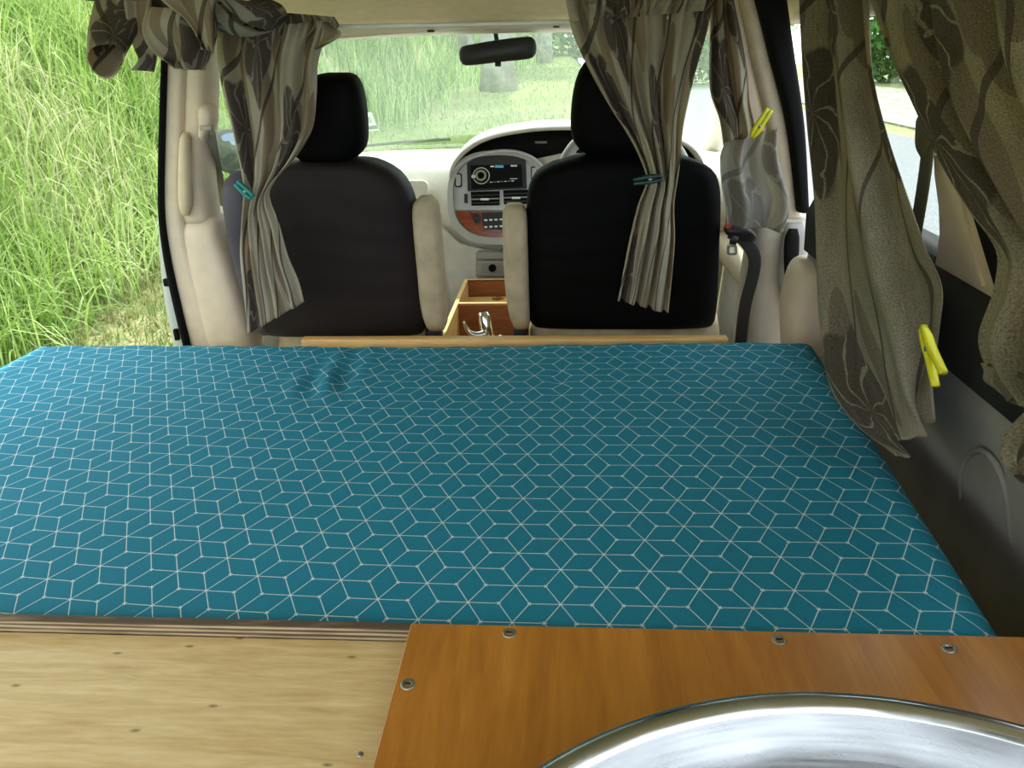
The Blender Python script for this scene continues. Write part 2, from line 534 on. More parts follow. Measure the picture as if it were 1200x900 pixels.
def blades(name, xy, length, width, matname, label, lean=.5, nseg=4, tone=None):
    n = len(xy)
    x, y = xy[:, 0], xy[:, 1]
    base = np.c_[x, y, land(x, y) - .01]
    L = length * rng.uniform(.55, 1.25, n)
    W = width * rng.uniform(.6, 1.3, n)
    az = rng.uniform(0, 2 * math.pi, n)
    dirv = np.c_[np.cos(az), np.sin(az), np.zeros(n)]
    side = np.c_[-np.sin(az), np.cos(az), np.zeros(n)]
    tw = rng.uniform(-.9, .9, n)[:, None]
    side = side * np.cos(tw) + dirv * np.sin(tw)
    bend = rng.uniform(.1, 1., n)**1.3 * lean * 2
    V = np.empty((n, 2 * nseg + 1, 3))
    for k in range(nseg + 1):
        s = k / nseg
        a = bend * s
        hx = L * s * np.sin(a) * .9
        hz = L * s * np.cos(a * .95)
        p = base + dirv * hx[:, None] + np.c_[np.zeros(n), np.zeros(n), hz]
        wd = (W * (1 - s**2) / 2)[:, None]
        if k < nseg:
            V[:, 2 * k] = p - side * wd; V[:, 2 * k + 1] = p + side * wd
        else: V[:, 2 * k] = p
    m = 2 * nseg + 1
    off = (np.arange(n) * m)[:, None]
    quads = np.array([[2 * k, 2 * k + 1, 2 * k + 3, 2 * k + 2] for k in range(nseg - 1)])
    tri = np.array([2 * nseg - 2, 2 * nseg - 1, 2 * nseg])
    Q = (off[:, :, None] + quads[None]).reshape(-1, 4)
    T = off + tri[None]
    me = bpy.data.meshes.new(name)
    nv = n * m
    me.vertices.add(nv); me.vertices.foreach_set('co', V.reshape(-1))
    loops = np.r_[Q.ravel(), T.ravel()].astype(np.int32)
    me.loops.add(len(loops)); me.loops.foreach_set('vertex_index', loops)
    st = np.r_[np.arange(len(Q)) * 4, len(Q) * 4 + np.arange(n) * 3].astype(np.int32)
    me.polygons.add(len(st)); me.polygons.foreach_set('loop_start', st)
    me.update(calc_edges=True)
    at = me.attributes.new('tone', 'FLOAT', 'POINT')
    tn = rng.uniform(0, 1, n) if tone is None else np.clip(tone + rng.uniform(-.3, .3, n), 0, 1)
    at.data.foreach_set('value', np.repeat(tn, m).astype(np.float32))
    me.materials.append(MATS[matname])
    o = bpy.data.objects.new(name, me); COL.objects.link(o)
    o['kind'] = 'stuff'; o['label'] = label; o['category'] = 'grass'
    return o

def scatter(n, x0, x1, y0, y1, clump=0):
    if clump:
        c = np.c_[rng.uniform(x0, x1, clump), rng.uniform(y0, y1, clump)]
        return c[rng.integers(0, clump, n)] + rng.normal(0, .07, (n, 2))
    return np.c_[rng.uniform(x0, x1, n), rng.uniform(y0, y1, n)]
xy = np.vstack([scatter(42000, -8.2, -2.7, 2.2, 11, 5200), scatter(12000, -8.2, -2.5, 2.2, 11)])
xy = xy[(xy[:, 0] < -2.75 + rng.normal(0, .22, len(xy)))]
tn = .5 + .32 * np.sin(xy[:, 0] * 1.7 + np.sin(xy[:, 1] * 1.3) * 1.6) * np.cos(xy[:, 1] * 1.1)
blades('long_grass', xy, .60, .014, 'grass_blades', 'long bright green grass on the bank beside the open door', .95, 5, tn)
xy = scatter(26000, -11, 0.5, 11, 27, 4200)
xy = xy[xy[:, 0] < -2.5 + .1 * (xy[:, 1] - 8) + rng.normal(0, .3, len(xy))]
blades('distant_grass', xy, .6, .024, 'grass_blades', 'tall green grass on the bank seen through the windscreen', .55, 3)
xy = np.vstack([scatter(16000, -3.3, -1.0, 2.5, 7), scatter(26000, -2.4, 6, 6, 26)])
xy = xy[(xy[:, 0] < 1.6) | (xy[:, 1] > 9)]
xy = xy[xy[:, 0] < 1.65]
blades('short_grass', xy, .10, .011, 'lawn_blades', 'short dry grass along the roadside ahead of and beside the van', .9, 3)

def leaf_cloud(name, centres, radii, n, size, mat, parent=None, flat=.8):
    c = np.asarray(centres, float); r = np.asarray(radii, float)
    k = rng.choice(len(c), n, p=(r**2) / (r**2).sum())
    u = rng.normal(size=(n, 3)); u /= np.linalg.norm(u, axis=1)[:, None]
    p = c[k] + u * (r[k] * rng.uniform(.55, 1.08, n))[:, None] * np.array([1, 1, flat])
    a = rng.normal(size=(n, 3)); a /= np.linalg.norm(a, axis=1)[:, None]
    b = np.cross(a, rng.normal(size=(n, 3))); b /= np.linalg.norm(b, axis=1)[:, None]
    sz = size * rng.uniform(.6, 1.4, n)[:, None]
    V = np.stack([p - a * sz, p + b * sz * .45, p + a * sz, p - b * sz * .45], 1).reshape(-1, 3)
    F = np.arange(4 * n).reshape(-1, 4)
    o0 = np.array([p[:, 0].mean(), p[:, 1].mean(), p[:, 2].min()])
    me = bpy.data.meshes.new(name)
    me.from_pydata((V - o0).tolist(), [], F.tolist())
    at = me.attributes.new('tone', 'FLOAT', 'POINT')
    at.data.foreach_set('value', np.repeat(rng.uniform(0, 1, n), 4).astype(np.float32))
    me.materials.append(MATS[mat])
    o = bpy.data.objects.new(name, me); COL.objects.link(o)
    WLOC[o.name] = o0
    if parent is not None: o.parent = parent; o.location = o0 - WLOC[parent.name]
    else: o.location = o0
    return o

def tree(x, y, r, lean, label, crown, seed):
    z = float(land(np.array(x), np.array(y))) - .05
    t = thing('tree', label, 'tree', (x, y, z), 'trees ahead of the van')
    H = 5.5
    rg = []
    rr = np.random.default_rng(seed)
    a = np.linspace(0, 2 * math.pi, 20, endpoint=False)
    lob = 1 + .10 * np.sin(a * 5 + seed) + .06 * np.sin(a * 9)
    for h in np.linspace(0, H, 14):
        k = r * (1 + .22 * math.exp(-h / .25)) * (1 - .05 * h) * (1 + rr.uniform(-.03, .03))
        rg.append(np.c_[x + lean * h + k * lob * np.cos(a), y + k * lob * np.sin(a), np.full(20, z + h)])
    obj('trunk', loft(rg), 'bark', t)
    cs = [(x + lean * H + rr.uniform(-1, 1) * crown, y + rr.uniform(-1, 1) * crown, z + H + rr.uniform(0, 1.6) * crown) for _ in range(9)]
    for i in range(3):
        c = cs[i]
        obj('branch', tube([(x + lean * H * .8, y, z + H * .8), ((x + c[0]) / 2, (y + c[1]) / 2, z + H), c], [r * .4, r * .25, r * .1], n=8), 'bark', t)
    f = leaf_cloud('foliage', cs, [crown * .7] * 9, 5000, .16, 'leaf_green', t)
    f['kind'] = 'stuff'
t1 = at_y(585, 105, 15); t2 = at_y(637, 75, 25); t3 = at_y(548, 96, 19)
tree(t1[0], 15, .30, -.01, 'thick grey tree trunk directly behind the rear-view mirror', 1.5, 3)
tree(t2[0], 25, .25, .01, 'slim pale tree trunk right of the rear-view mirror', 1.6, 5)
tree(t3[0], 19, .17, -.02, 'dark narrow tree trunk left of the thick grey trunk', 1.2, 8)

def bush(x, y, r, h, label, group, n=3500, size=.16):
    z = float(land(np.array(x), np.array(y)))
    t = thing('bush', label, 'bush', (x, y, z), group)
    cs, rs = [], []
    for i in range(9):
        a = i * 2.4
        q = r * .55 * math.sqrt(i / 9)
        cs.append((x + q * math.cos(a), y + q * math.sin(a), z + h * (.3 + .5 * ((i * 37) % 10) / 10)))
        rs.append(r * .5)
    for i in range(3): obj('stem', tube([(x + .05 * i, y, z - .05), cs[i]], [.06, .02], n=4, seg=6), 'bark', t)
    leaf_cloud('foliage', cs, rs, n, size, 'leaf_green', t, flat=.9)['kind'] = 'stuff'
bush(-4.2, 30, 3.4, 3.6, 'leafy green bush at the far end of the grass bank', 'bushes beyond the windscreen')
bush(.6, 31, 3.2, 3.4, 'leafy green bush between the two grey tree trunks', 'bushes beyond the windscreen')
bush(5.6, 36, 2.9, 4.0, 'leafy green bush right of the slim pale trunk', 'bushes beyond the windscreen')
bush(9.2, 47, 4.0, 4.6, 'leafy green bush far along the road, partly behind the right front curtain', 'bushes beyond the windscreen')
bush(14.0, 27, 3.2, 3.0, 'green bush across the road seen between the two right-hand side curtains', 'bushes across the road', 5000)
bush(17.5, 34, 4.6, 5.5, 'tall bush behind the roadside bush, seen between right-hand side curtains', 'bushes across the road', 5000)
bush(14.0, 20, 2.6, 2.4, 'low green bush across the road, mostly behind the rightmost curtain', 'bushes across the road', 4000)
bush(13.2, 33.5, 2.6, 3.2, 'green bush across the road, left of the gap between side curtains', 'bushes across the road', 4000)

# ------------------------------------------------------------------ van shell
def surf(fn, us, vs, thick=None, tdir=(0, 0, 1)):
    P = np.array([[fn(u, v) for v in vs] for u in us], float)
    nr, nc = P.shape[:2]
    V = P.reshape(-1, 3); F = grid_faces(nr, nc)
    if thick:
        n = len(V); V = np.vstack([V, V + np.array(tdir) * thick])
        F2 = [tuple(i + n for i in reversed(f)) for f in F]
        rim = []
        idx = [j for j in range(nc)] + [i * nc + nc - 1 for i in range(1, nr)] + [(nr - 1) * nc + j for j in range(nc - 2, -1, -1)] + [i * nc for i in range(nr - 2, 0, -1)]
        for a, b in zip(idx, idx[1:] + idx[:1]): rim.append((a, b, b + n, a + n))
        F = F + F2 + rim
    return V, F

struct('floor', lohi((-.84, -.4, .40), (.84, 3.1, .45)), 'taupe', 'carpeted floor of the van', smooth=False)
def roofz(x, y):
    return 1.645 - (.03 if x < 0 else .06) * abs(x / .74)**3.5 - .085 * max(0, (y - 1.9) / .42)**2
struct('ceiling', surf(lambda y, x: (x, y, roofz(x, y)), np.linspace(.10, 2.32, 30), np.linspace(-.70, .80, 33), .04),
       'headliner', 'pale fabric headliner of the van roof')
struct('wall_right', surf(lambda y, s: ([.80, .80, .81, .845, .85, .84][s], y, [1.075, 1.03, .96, .86, .7, .45][s]), np.linspace(-.3, 1.78, 16), range(6), .05, (1, 0, 0)),
       'charcoal_panel', 'grey-brown moulded side panel right of the mattress')
ww = bpy.data.objects['wall_right']
AN = np.array([.10, 0, .035]) / np.linalg.norm([.10, 0, .035])
arch = [at_plane(px, py, np.array([.829, 1, .91]), AN) for px, py in [(1128, 600), (1126, 560), (1135, 535), (1152, 528), (1168, 545), (1180, 580), (1186, 640)]]
obj('arch_moulding', tube(arch, .0045, n=24, seg=8), 'charcoal_panel', ww)
struct('trim_3', surf(lambda y, s: ([.855, .80, .785, .79, .83][s], y, [1.19, 1.185, 1.15, 1.065, 1.06][s]), np.linspace(-.3, 1.78, 10), range(5), .02, (.6, 0, .4)),
       'dark_panel', 'black window ledge above the grey-brown side panel')
struct('trim_4', lohi((.775, .10, 1.545), (.86, 2.25, 1.66), .02), 'beige', 'beige roof rail above the right-hand windows')
struct('trim_5', lohi((-.86, .10, 1.632), (-.695, 2.25, 1.70), .01), 'dark_panel', 'dark top edge of the open side door')
struct('wall_left', join(lohi((-.87, -.3, .45), (-.82, .70, 1.15)), lohi((-.85, .60, 1.15), (-.78, .70, 1.60)), lohi((-.85, .10, 1.50), (-.78, .6, 1.60))),
       'beige', 'rear left side of the van behind the open door', smooth=False)
tg = struct('added_tailgate', surf(lambda u, x: (x, .08 - .95 * u, 1.67 + .34 * u - .05 * (x / .7)**2), np.linspace(0, 1, 8), np.linspace(-.66, .66, 16), .05), 'dash_grey', 'unseen raised tailgate added above the rear to keep sky out of the bowl')  # added out of view, blocks open sky from reflecting in the steel bowl
obj('added_tailgate_trim', surf(lambda u, x: (x, .0 - .40 * u, 1.69 + .143 * u - .05 * (x / .7)**2), np.linspace(0, 1, 6), np.linspace(-.55, .55, 12), .012), 'black_plastic', tg)
def pane(name, corners, label, mat='side_glass'):
    c = [np.array(q, float) for q in corners]
    n = np.cross(c[1] - c[0], c[3] - c[0]); n /= np.linalg.norm(n)
    o = struct(name, prism(c, n, .004), mat, label, smooth=False)
    return o
pane('window_3', [(.848, .12, 1.17), (.848, 1.78, 1.17), (.80, 1.78, 1.55), (.80, .12, 1.55)], 'right-hand side window behind the curtains')
pane('window_4', [(-.84, .12, 1.14), (-.84, .61, 1.14), (-.82, .61, 1.51), (-.82, .12, 1.51)], 'rear left side window')
for s, nm, lb in ((-1, 'door_1', 'beige passenger door left of the front seat'), (1, 'door_2', "beige driver's door right of the front seat")):
    d = struct(nm, lohi((s * .86, 2.04, .45), (s * .79, 3.12, 1.12), .02), 'dash_beige', lb)
    obj('sill_trim', lohi((s * .845, 2.05, 1.115), (s * .80, 3.1, 1.14), .008), 'seal_black' if s < 0 else 'dash_beige', d)
    obj('armrest', lohi((s * .80, 2.1, .86), (s * .735, 2.75, .93), .02), 'beige', d)
    a = at_y
    g = pane('window_%d' % (5 if s < 0 else 6), [(s * .84, 2.06, 1.12), (s * .84, 3.02, 1.12), (s * .72, 2.32, 1.53), (s * .72, 2.06, 1.53)], ('passenger' if s < 0 else 'driver') + ' door window')
    struct('trim_%d' % (6 if s < 0 else 7), tube([(s * .70, 2.22, 1.56), (s * .745, 2.6, 1.41), (s * .79, 2.95, 1.22), (s * .81, 3.15, 1.10)], [.035, .036, .04, .045], n=20, seg=14),
           'dash_beige', 'pale windscreen pillar on the %s side' % ('passenger' if s < 0 else "driver's"))
def wind(u, v):        # v -1..1 across, u 0 top .. 1 base
    return (v * (.66 + .13 * u), 2.36 + u * .88 - .14 * v * v * (.4 + .6 * u), 1.575 - .435 * u - .015 * v * v)
struct('window_1', surf(wind, np.linspace(0, 1, 16), np.linspace(-1, 1, 24), .005, (0, .4, .9)), 'windscreen_glass', 'wide front windscreen above the dashboard')
struct('trim_1', surf(lambda u, v: (v * .67, 2.29 + .10 * u, [1.575, 1.555, 1.548, 1.565][int(round(u * 3))] - .02 * v * v), [0, 1 / 3, 2 / 3, 1], np.linspace(-1, 1, 20), .012),
       'dash_beige', 'beige header strip along the top of the windscreen')

# ------------------------------------------------------------------ dashboard
dash = thing('dashboard', 'pale beige dashboard with oval centre panel below the windscreen', 'dashboard', (0, 2.75, .45))
prof = [(3.24, 1.06), (3.18, 1.125), (3.0, 1.165), (2.82, 1.185), (2.70, 1.185), (2.62, 1.165), (2.575, 1.11), (2.57, 1.02), (2.60, .93), (2.63, .80), (2.68, .62), (2.72, .45)]
pr = spline(np.array([(0, a, b) for a, b in prof]), 40)
def dsurf(i, x):
    y, z = pr[i, 1], pr[i, 2]
    y -= .07 * math.exp(-(x / .22)**2) * sstep(1.12, .95, z) * sstep(.55, .8, z) * .5
    y -= .12 * (x / .8)**4 * sstep(3.24, 2.9, y) * 0
    return (x, y, z - .03 * (x / .8)**4)
V, Fc = surf(dsurf, range(40), np.linspace(-.785, .785, 44), .03, (0, .5, -.8))
obj('dash_body', (V, Fc), 'dash_beige', dash)
obj('dash_panel', prism([at_y(px, py, 2.90)  for px, py in [(455, 190), (512, 187), (500, 195), (440, 198)]], (0, .2, -1), .004), 'dash_beige', dash)
gl = [at_y(px, py, 2.555) for px, py in rrect(436, 211, 502, 275, 6)]
gb = obj('glovebox_lid', prism(gl, (0, -1, 0), .016), 'dash_beige', dash, sharp=30)
# hood arch over the instruments
hood_px = [(527, 208), (529, 198), (534, 189), (544, 178), (559, 168), (581, 160), (607, 155), (634, 152), (672, 151), (720, 152), (770, 158), (805, 170), (822, 188), (826, 205)]
front = spline(np.array([at_y(px, py, 2.50) for px, py in hood_px]), 50)
mid = front + np.array([0, .12, .012]); back = front.copy(); back[:, 1] = 2.98; back[:, 2] = 1.15 + (front[:, 2] - 1.15) * .25
lip = front + np.array([0, 0.0, -.004]); inn = front * [1, 1, 1] + np.array([0, .06, -.008])
ctr = front.mean(0)
def shr(c, k): q = c.copy(); q[:, 0] = ctr[0] + (c[:, 0] - ctr[0]) * k; return q
rows = np.stack([shr(inn, .985), shr(lip, .99), front + [0, -.012, .004], front + [0, .004, .012], mid + [0, 0, .006], back])
obj('instrument_hood', (rows.reshape(-1, 3), grid_faces(6, 50)), 'dash_beige', dash)
rec = [at_y(px, py, 2.545) for px, py in [(530, 206), (530, 198), (535, 189), (545, 178), (560, 168), (581, 161), (607, 156), (634, 153), (672, 152), (720, 153), (770, 159), (803, 171), (818, 190), (760, 185), (700, 181), (660, 182), (625, 187), (600, 192), (560, 196)]]
obj('instrument_recess', prism(rec, (0, 1, 0), .02), 'seal_black', dash)
obj('recess_vent', prism([at_y(px, py, 2.54) for px, py in rrect(627, 165.5, 641, 168, 1)], (0, -1, 0), .004), 'grey_plastic', dash)
low = [at_y(px, py, 2.53) for px, py in [(626, 187), (660, 180), (720, 180), (800, 186), (815, 200), (812, 250), (640, 250)]]
obj('lower_cowl', prism(low, (0, 1, 0), .05), 'dash_beige', dash)

PN = np.array([0, -math.cos(math.radians(14)), math.sin(math.radians(14))])
P0 = at_y(583, 230, 2.50)
def pod(name, pts, off, depth, mat, parent, **k):
    q = np.array([at_plane(px, py, P0 + PN * off, PN) for px, py in pts])
    return obj(name, prism(q - PN * depth, PN, depth), mat, parent, smooth=k.pop('smooth', False), **k)
def ell(cx, cy, a, b, e=2.6, n=56):
    c, s = sup(n, e)
    return list(zip(cx + a * c, cy + b * s))
stack = thing('centre_panel', None, None, (0.03, 2.5, .93))
stack.parent = dash; stack.location = np.array([.03, 2.5, .93]) - WLOC[dash.name]
pod('panel_back', ell(584, 232, 59, 55), 0, .10, 'dash_grey', stack)
O = np.array([at_plane(x, y, P0, PN) for x, y in ell(584, 232, 59, 55)]); I = np.array([at_plane(x, y, P0, PN) for x, y in ell(584.5, 230.5, 53, 48)])
obj('panel_ring', ring_band(O, I, PN, .016), 'dash_grey', stack, sharp=40)
pod('face_plate', [(x, min(y, 246)) for x, y in ell(584.5, 230.5, 53, 48)], .006, .006, 'silver_face', stack)
wd = [(x, max(y, 247.5)) for x, y in ell(584.5, 230.5, 52, 47.5)]
pod('wood_trim', wd, .007, .006, 'burl', stack)
O = [(530.5, 201), (540, 191.5), (555, 183.5), (575, 178.5), (590, 177), (607, 178.5), (623, 184.5), (634, 193), (638, 199)]
top = spline(np.array([at_plane(x, y, P0 + PN * .014, PN) for x, y in O]), 30)
obj('silver_arch', tube(top, .006, seg=8), 'silver_face', stack)
pod('radio_bezel', [(547, 192), (556, 185), (575, 180.5), (590, 179.5), (607, 181), (616, 185.5), (617.5, 221), (548, 224)], .012, .006, 'black_plastic', stack)
rd = pod('radio', [(551, 193.5), (611, 193), (612.5, 219), (552.5, 221.5)], .017, .005, 'seal_black', dash)
rd.name = 'radio'
def pod2(name, pts, off, d, mat, par=rd): return pod(name, pts, off, d, mat, par)
def disc(cx, cy, r, n=20): return [(cx + r * math.cos(2 * math.pi * i / n), cy + r * math.sin(2 * math.pi * i / n)) for i in range(n)]
I1 = [np.array([at_plane(x, y, P0 + PN * .017, PN) for x, y in disc(564, 206, r)]) for r in (10, 8.8, 6.6, 4)]
obj('dial_scale', ring_band(I1[0], I1[1], PN, .0015), 'silver_face', rd)
obj('volume_knob', ring_band(I1[2], I1[3], PN, .012), 'chrome', rd, sharp=40)
pod2('source_button', rrect(552.5, 205, 557, 208.5, 1.2), .0185, .0015, 'screen_mark')
pod2('display_patch', rrect(580, 193.5, 590, 196.5, .4), .0185, .0015, 'display_blue')
pod2('display_text', rrect(574.5, 194.3, 579, 195.8, .3), .0185, .0015, 'screen_mark')
pod2('maker_name', rrect(598.5, 193.3, 606, 195.2, .3), .0185, .0015, 'screen_mark')
for i in range(7):
    pod2('key_mark', rrect(574 + i * 4.2, 213.0 - .25 * i, 577 + i * 4.2, 213.9 - .25 * i, .2), .0185, .0015, 'grey_plastic' if i % 2 else 'screen_mark')
pod2('corner_mark', rrect(597.5, 209, 606, 209.8, .2), .0185, .0015, 'screen_mark')
for (x0, y0, x1, y1) in ((533, 203, 541, 219), (622, 195, 630, 211)):
    b = pod('panel_button', rrect(x0, y0, x1, y1, 2), .012, .006, 'seal_black', dash)
    pod('button_cap', rrect(x0 + 1.2, y0 + 1.5, x1 - 1.2, y1 - 1.2, 1.5), .016, .004, 'dash_grey', b)
pod('vent_dial', rrect(544, 227, 548, 238, .8), .012, .006, 'black_plastic', stack)
for (x0, y0, x1, y1) in ((551.5, 224.8, 585.5, 241), (589.5, 223, 621, 239.5)):
    vt = pod('air_vent', [(x0, y0), (x1, y0 - 1), (x1, y1 - .6), (x0 + 1, y1)], .009, .006, 'seal_black', dash)
    for k in range(3):
        yy = y0 + 3.6 + k * 4.4
        pod('vent_slat', [(x0 + .8, yy), (x1 - .8, yy - 1), (x1 - .8, yy + .6), (x0 + .8, yy + 1.6)], .013, .004, 'grey_plastic' if k == 1 else 'black_plastic', vt)
    xm = (x0 + x1) / 2
    pod('vent_tab', rrect(xm - 5.5, (y0 + y1) / 2 - .6, xm + 4.5, (y0 + y1) / 2 + 1.8, .5), .018, .005, 'off_white', vt)
cl = pod('climate_control', [(564, 249.5), (600, 248), (600, 270), (566, 268)], .012, .006, 'black_plastic', dash)
for r, (yy, mm) in enumerate(((257, 'screen_mark'), (265, 'screen_mark'))):
    for i in range(5): pod('climate_mark', rrect(567.5 + i * 6, yy - .3 * i, 571 + i * 6, yy + 2 - .3 * i, .4), .0145, .0025, mm, cl)
pod('silver_divider', [(549.5, 248), (551, 248), (560, 262), (558.5, 263)], .012, .006, 'chrome', stack)
for y0 in (250, 256): pod('trim_button', [(553.5, y0), (561, y0 - .3), (562.5, y0 + 4.8), (556.5, y0 + 5)], .012, .006, 'black_plastic', stack)
pk = thing('ashtray', None, None, (.03, 2.5, .8)); pk.parent = dash; pk.location = np.array([.03, 2.5, .8]) - WLOC[dash.name]
def flat(name, pts, Y, d, mat, par, **k): return obj(name, prism([at_y(x, y, Y) for x, y in pts], (0, -1, 0), d), mat, par, smooth=False, **k)
flat('console_front', [(515, 262), (540, 285), (575, 292), (612, 292), (640, 270), (640, 352), (530, 352)], 2.555, .02, 'dash_beige', dash)
flat('pocket_frame', rrect(558, 293, 612, 326, 4), 2.53, .006, 'taupe', pk)
flat('pocket_lid', rrect(560, 294.5, 612, 302, 2.5), 2.522, .012, 'dash_grey', pk)
flat('tray_front', rrect(559, 305, 612, 322, 2.5), 2.522, .010, 'dash_grey', pk)
flat('tray_hollow', [(564, 308.5), (608, 308), (608, 319), (564, 320)], 2.511, .002, 'taupe', pk)
flat('power_socket', disc(577, 314, 4.5), 2.508, .004, 'seal_black', pk)

# steering wheel
swc = np.array([.41, 2.26, 1.14]); swt = math.radians(28)
sx = np.array([1, 0, 0]); sy = np.array([0, math.sin(swt), math.cos(swt)])
sw = thing('steering_wheel', "grey steering wheel partly hidden behind the driver's headrest", 'steering wheel', tuple(swc - [0, 0, .2]))
an = np.linspace(0, 2 * math.pi, 49)
circ = np.array([swc + .185 * (math.cos(q) * sx + math.sin(q) * sy) for q in an])
obj('rim', tube(circ, .016, seg=12), 'grey_plastic', sw)
obj('hub', pxloft([(188, 705, 745, 2.27), (200, 695, 757, 2.27), (225, 697, 755, 2.28), (238, 706, 744, 2.29)], .05), 'grey_plastic', sw)
for q in (20, 160, 250, 290):
    q = math.radians(q)
    obj('spoke', tube([swc + .05 * (math.cos(q) * sx + math.sin(q) * sy), swc + .18 * (math.cos(q) * sx + math.sin(q) * sy)], .011, seg=8), 'grey_plastic', sw)
obj('column', tube([swc + [0, .03, 0], swc + [0, .34, -.10]], .035, seg=12), 'black_plastic', sw)

# ------------------------------------------------------------------ mirror, visors, sticker, wiper
rvm = thing('rear_view_mirror', 'black rear-view mirror hanging at the top of the windscreen', 'mirror', tuple(at_y(583, 78, 2.36)))
hs = np.array([at_y(x, y, 2.36) for x, y in [(538, 60), (540, 55), (546, 52.5), (580, 47), (618, 42.5), (625, 44), (628, 50), (628.5, 60), (626, 66), (621, 69), (585, 73), (548, 77), (541, 75), (538.5, 69)]])
hs = spline(np.vstack([hs, hs[:1]]), 44)[:-1]
c0 = hs.mean(0)
obj('mirror_housing', loft([c0 + (hs - c0) * .9 + [0, -.004, 0], c0 + (hs - c0) * .985, hs + [0, .006, 0], hs + [0, .02, 0], c0 + (hs - c0) * .7 + [0, .04, 0]]), 'black_plastic', rvm)
obj('mirror_stem', tube([at_y(583, 52, 2.375), at_y(581, 40, 2.39), at_y(580, 30, 2.37)], .007, seg=8), 'black_plastic', rvm)
obj('mirror_tab', prism([at_y(x, y, 2.355) for x, y in rrect(580, 71, 587, 78, 1)], (0, 1, 0), .012), 'black_plastic', rvm)
obj('mirror_mount', box(at_y(578, 29, 2.33), (.05, .03, .028), .006), 'beige', rvm)
def visor(pts, name, label):
    q = np.array([at_y(x, y, 2.32) for x, y in pts])
    v = thing(name, label, 'sun visor', tuple(q.mean(0) - [0, 0, .02]))
    obj('visor_body', prism(q, (0, .98, .18), .022), 'dash_beige', v, sharp=30)
    return v
v1 = visor([(300, 40), (372, 37), (500, 26), (546, 21), (560, 24), (558, 31), (540, 35), (460, 40), (375, 47), (300, 52)], 'sun_visor', 'beige sun visor with a pale warning label on the passenger side')
obj('warning_label', prism([at_y(x, y, 2.318) for x, y in [(398, 37.5), (430, 34.5), (430.5, 39), (399, 42)]], (0, 1, 0), .002), 'headliner', v1)
obj('visor_clip', box(at_y(505, 36.5, 2.315), (.02, .01, .006), .002), 'black_plastic', v1)
obj('visor_pivot', box(at_y(545, 24, 2.30), (.07, .02, .014), .005), 'black_plastic', v1)
v2 = visor([(596, 21), (665, 16), (760, 14), (830, 20), (830, 32), (760, 30), (665, 31), (600, 33)], 'sun_visor', "beige sun visor on the driver's side behind the right front curtain")
obj('visor_pivot', box(at_y(608, 21, 2.30), (.075, .02, .014), .005), 'black_plastic', v2)
obj('visor_clip', box(at_y(652, 31, 2.315), (.018, .01, .006), .002), 'black_plastic', v2)
GN = np.array([0, .443, .897]); GP = np.array(wind(.5, -.3)) - GN * .004
def onglass(pts, off): return [at_plane(x, y, GP - GN * off, GN) for x, y in pts]
stk = thing('windscreen_sticker', 'small white rectangular sticker on the windscreen beside the passenger headrest', 'sticker', tuple(at_plane(431, 153, GP, GN)))
obj('sticker_sheet', prism(onglass([(420, 133), (435, 131.5), (443, 152), (423, 154)], .001), -GN, .0015), 'sticker', stk, smooth=False)
obj('printed_band', prism(onglass([(424, 148.5), (441, 147), (442.5, 151), (424.5, 152.5)], .0028), -GN, .001), 'black_plastic', stk, smooth=False)
obj('printed_block', prism(onglass([(422, 138), (434, 137), (437, 144), (423.5, 145)], .0028), -GN, .001), 'grey_plastic', stk, smooth=False)
wp = thing('windscreen_wiper', 'dark windscreen wiper resting at the base of the windscreen', 'wiper', tuple(at_y(480, 168, 3.27)))
obj('wiper_blade', tube([at_y(420, 171.5, 3.27), at_y(470, 167, 3.27), at_y(528, 163, 3.27)], .006, n=12, seg=6), 'black_plastic', wp)
obj('wiper_arm', tube([at_y(455, 168, 3.26), at_y(515, 163, 3.26)], .006, seg=6), 'black_plastic', wp)
# wing mirror
wm = thing('wing_mirror', 'black-framed wing mirror outside the passenger window', 'mirror', tuple(at_y(268, 205, 2.72)))
def mirr(k, Y):
    q = np.array([at_y(x, y, Y) for x, y in [(253, 165), (255, 155), (262, 151.5), (284, 150), (300, 151), (304, 160), (304, 195), (298, 204), (275, 204), (260, 200), (255, 192)]])
    q = spline(np.vstack([q, q[:1]]), 40)[:-1]; c = q.mean(0); return c + (q - c) * k
obj('mirror_shell', loft([mirr(.93, 2.70), mirr(1, 2.705), mirr(1, 2.74), mirr(.8, 2.80), mirr(.5, 2.83)]), 'black_plastic', wm)
obj('mirror_glass', prism(mirr(.80, 2.699), (0, -1, 0), .003), 'mirror_silver', wm)
obj('mirror_arm', tube([at_y(300, 200, 2.75), (-.83, 2.75, 1.10)], .03, seg=8), 'black_plastic', wm)

# ------------------------------------------------------------------ pillars
lp = thing('trim_2', 'beige door pillar trim with grab handle at the open side door', None, (-.68, 1.8, .45), kind='structure')
obj('door_seal', pxloft([(55, 187.5, 193, 1.735), (160, 184, 190, 1.735), (250, 183.5, 189.5, 1.735), (300, 189, 196, 1.735), (350, 199, 206.5, 1.735), (420, 216, 223, 1.735)], .05, round_ends=False), 'seal_black', lp)
obj('outer_trim', pxloft([(40, 192, 218, 1.75), (160, 189, 213, 1.75), (250, 188, 213, 1.75), (300, 194, 222, 1.75), (350, 204, 238, 1.75), (420, 221, 260, 1.75)], .07, round_ends=False), 'beige', lp)
obj('upper_trim', pxloft([(40, 211, 242, 1.76), (130, 209, 241, 1.76), (200, 207, 238, 1.76), (262, 206, 245, 1.76)], .10, e=2.6, round_ends=False), 'beige', lp)
obj('trim_groove', pxloft([(70, 239, 241.5, 1.775), (200, 236, 238.5, 1.775), (257, 240, 242.5, 1.775)], .05, round_ends=False), 'taupe', lp)
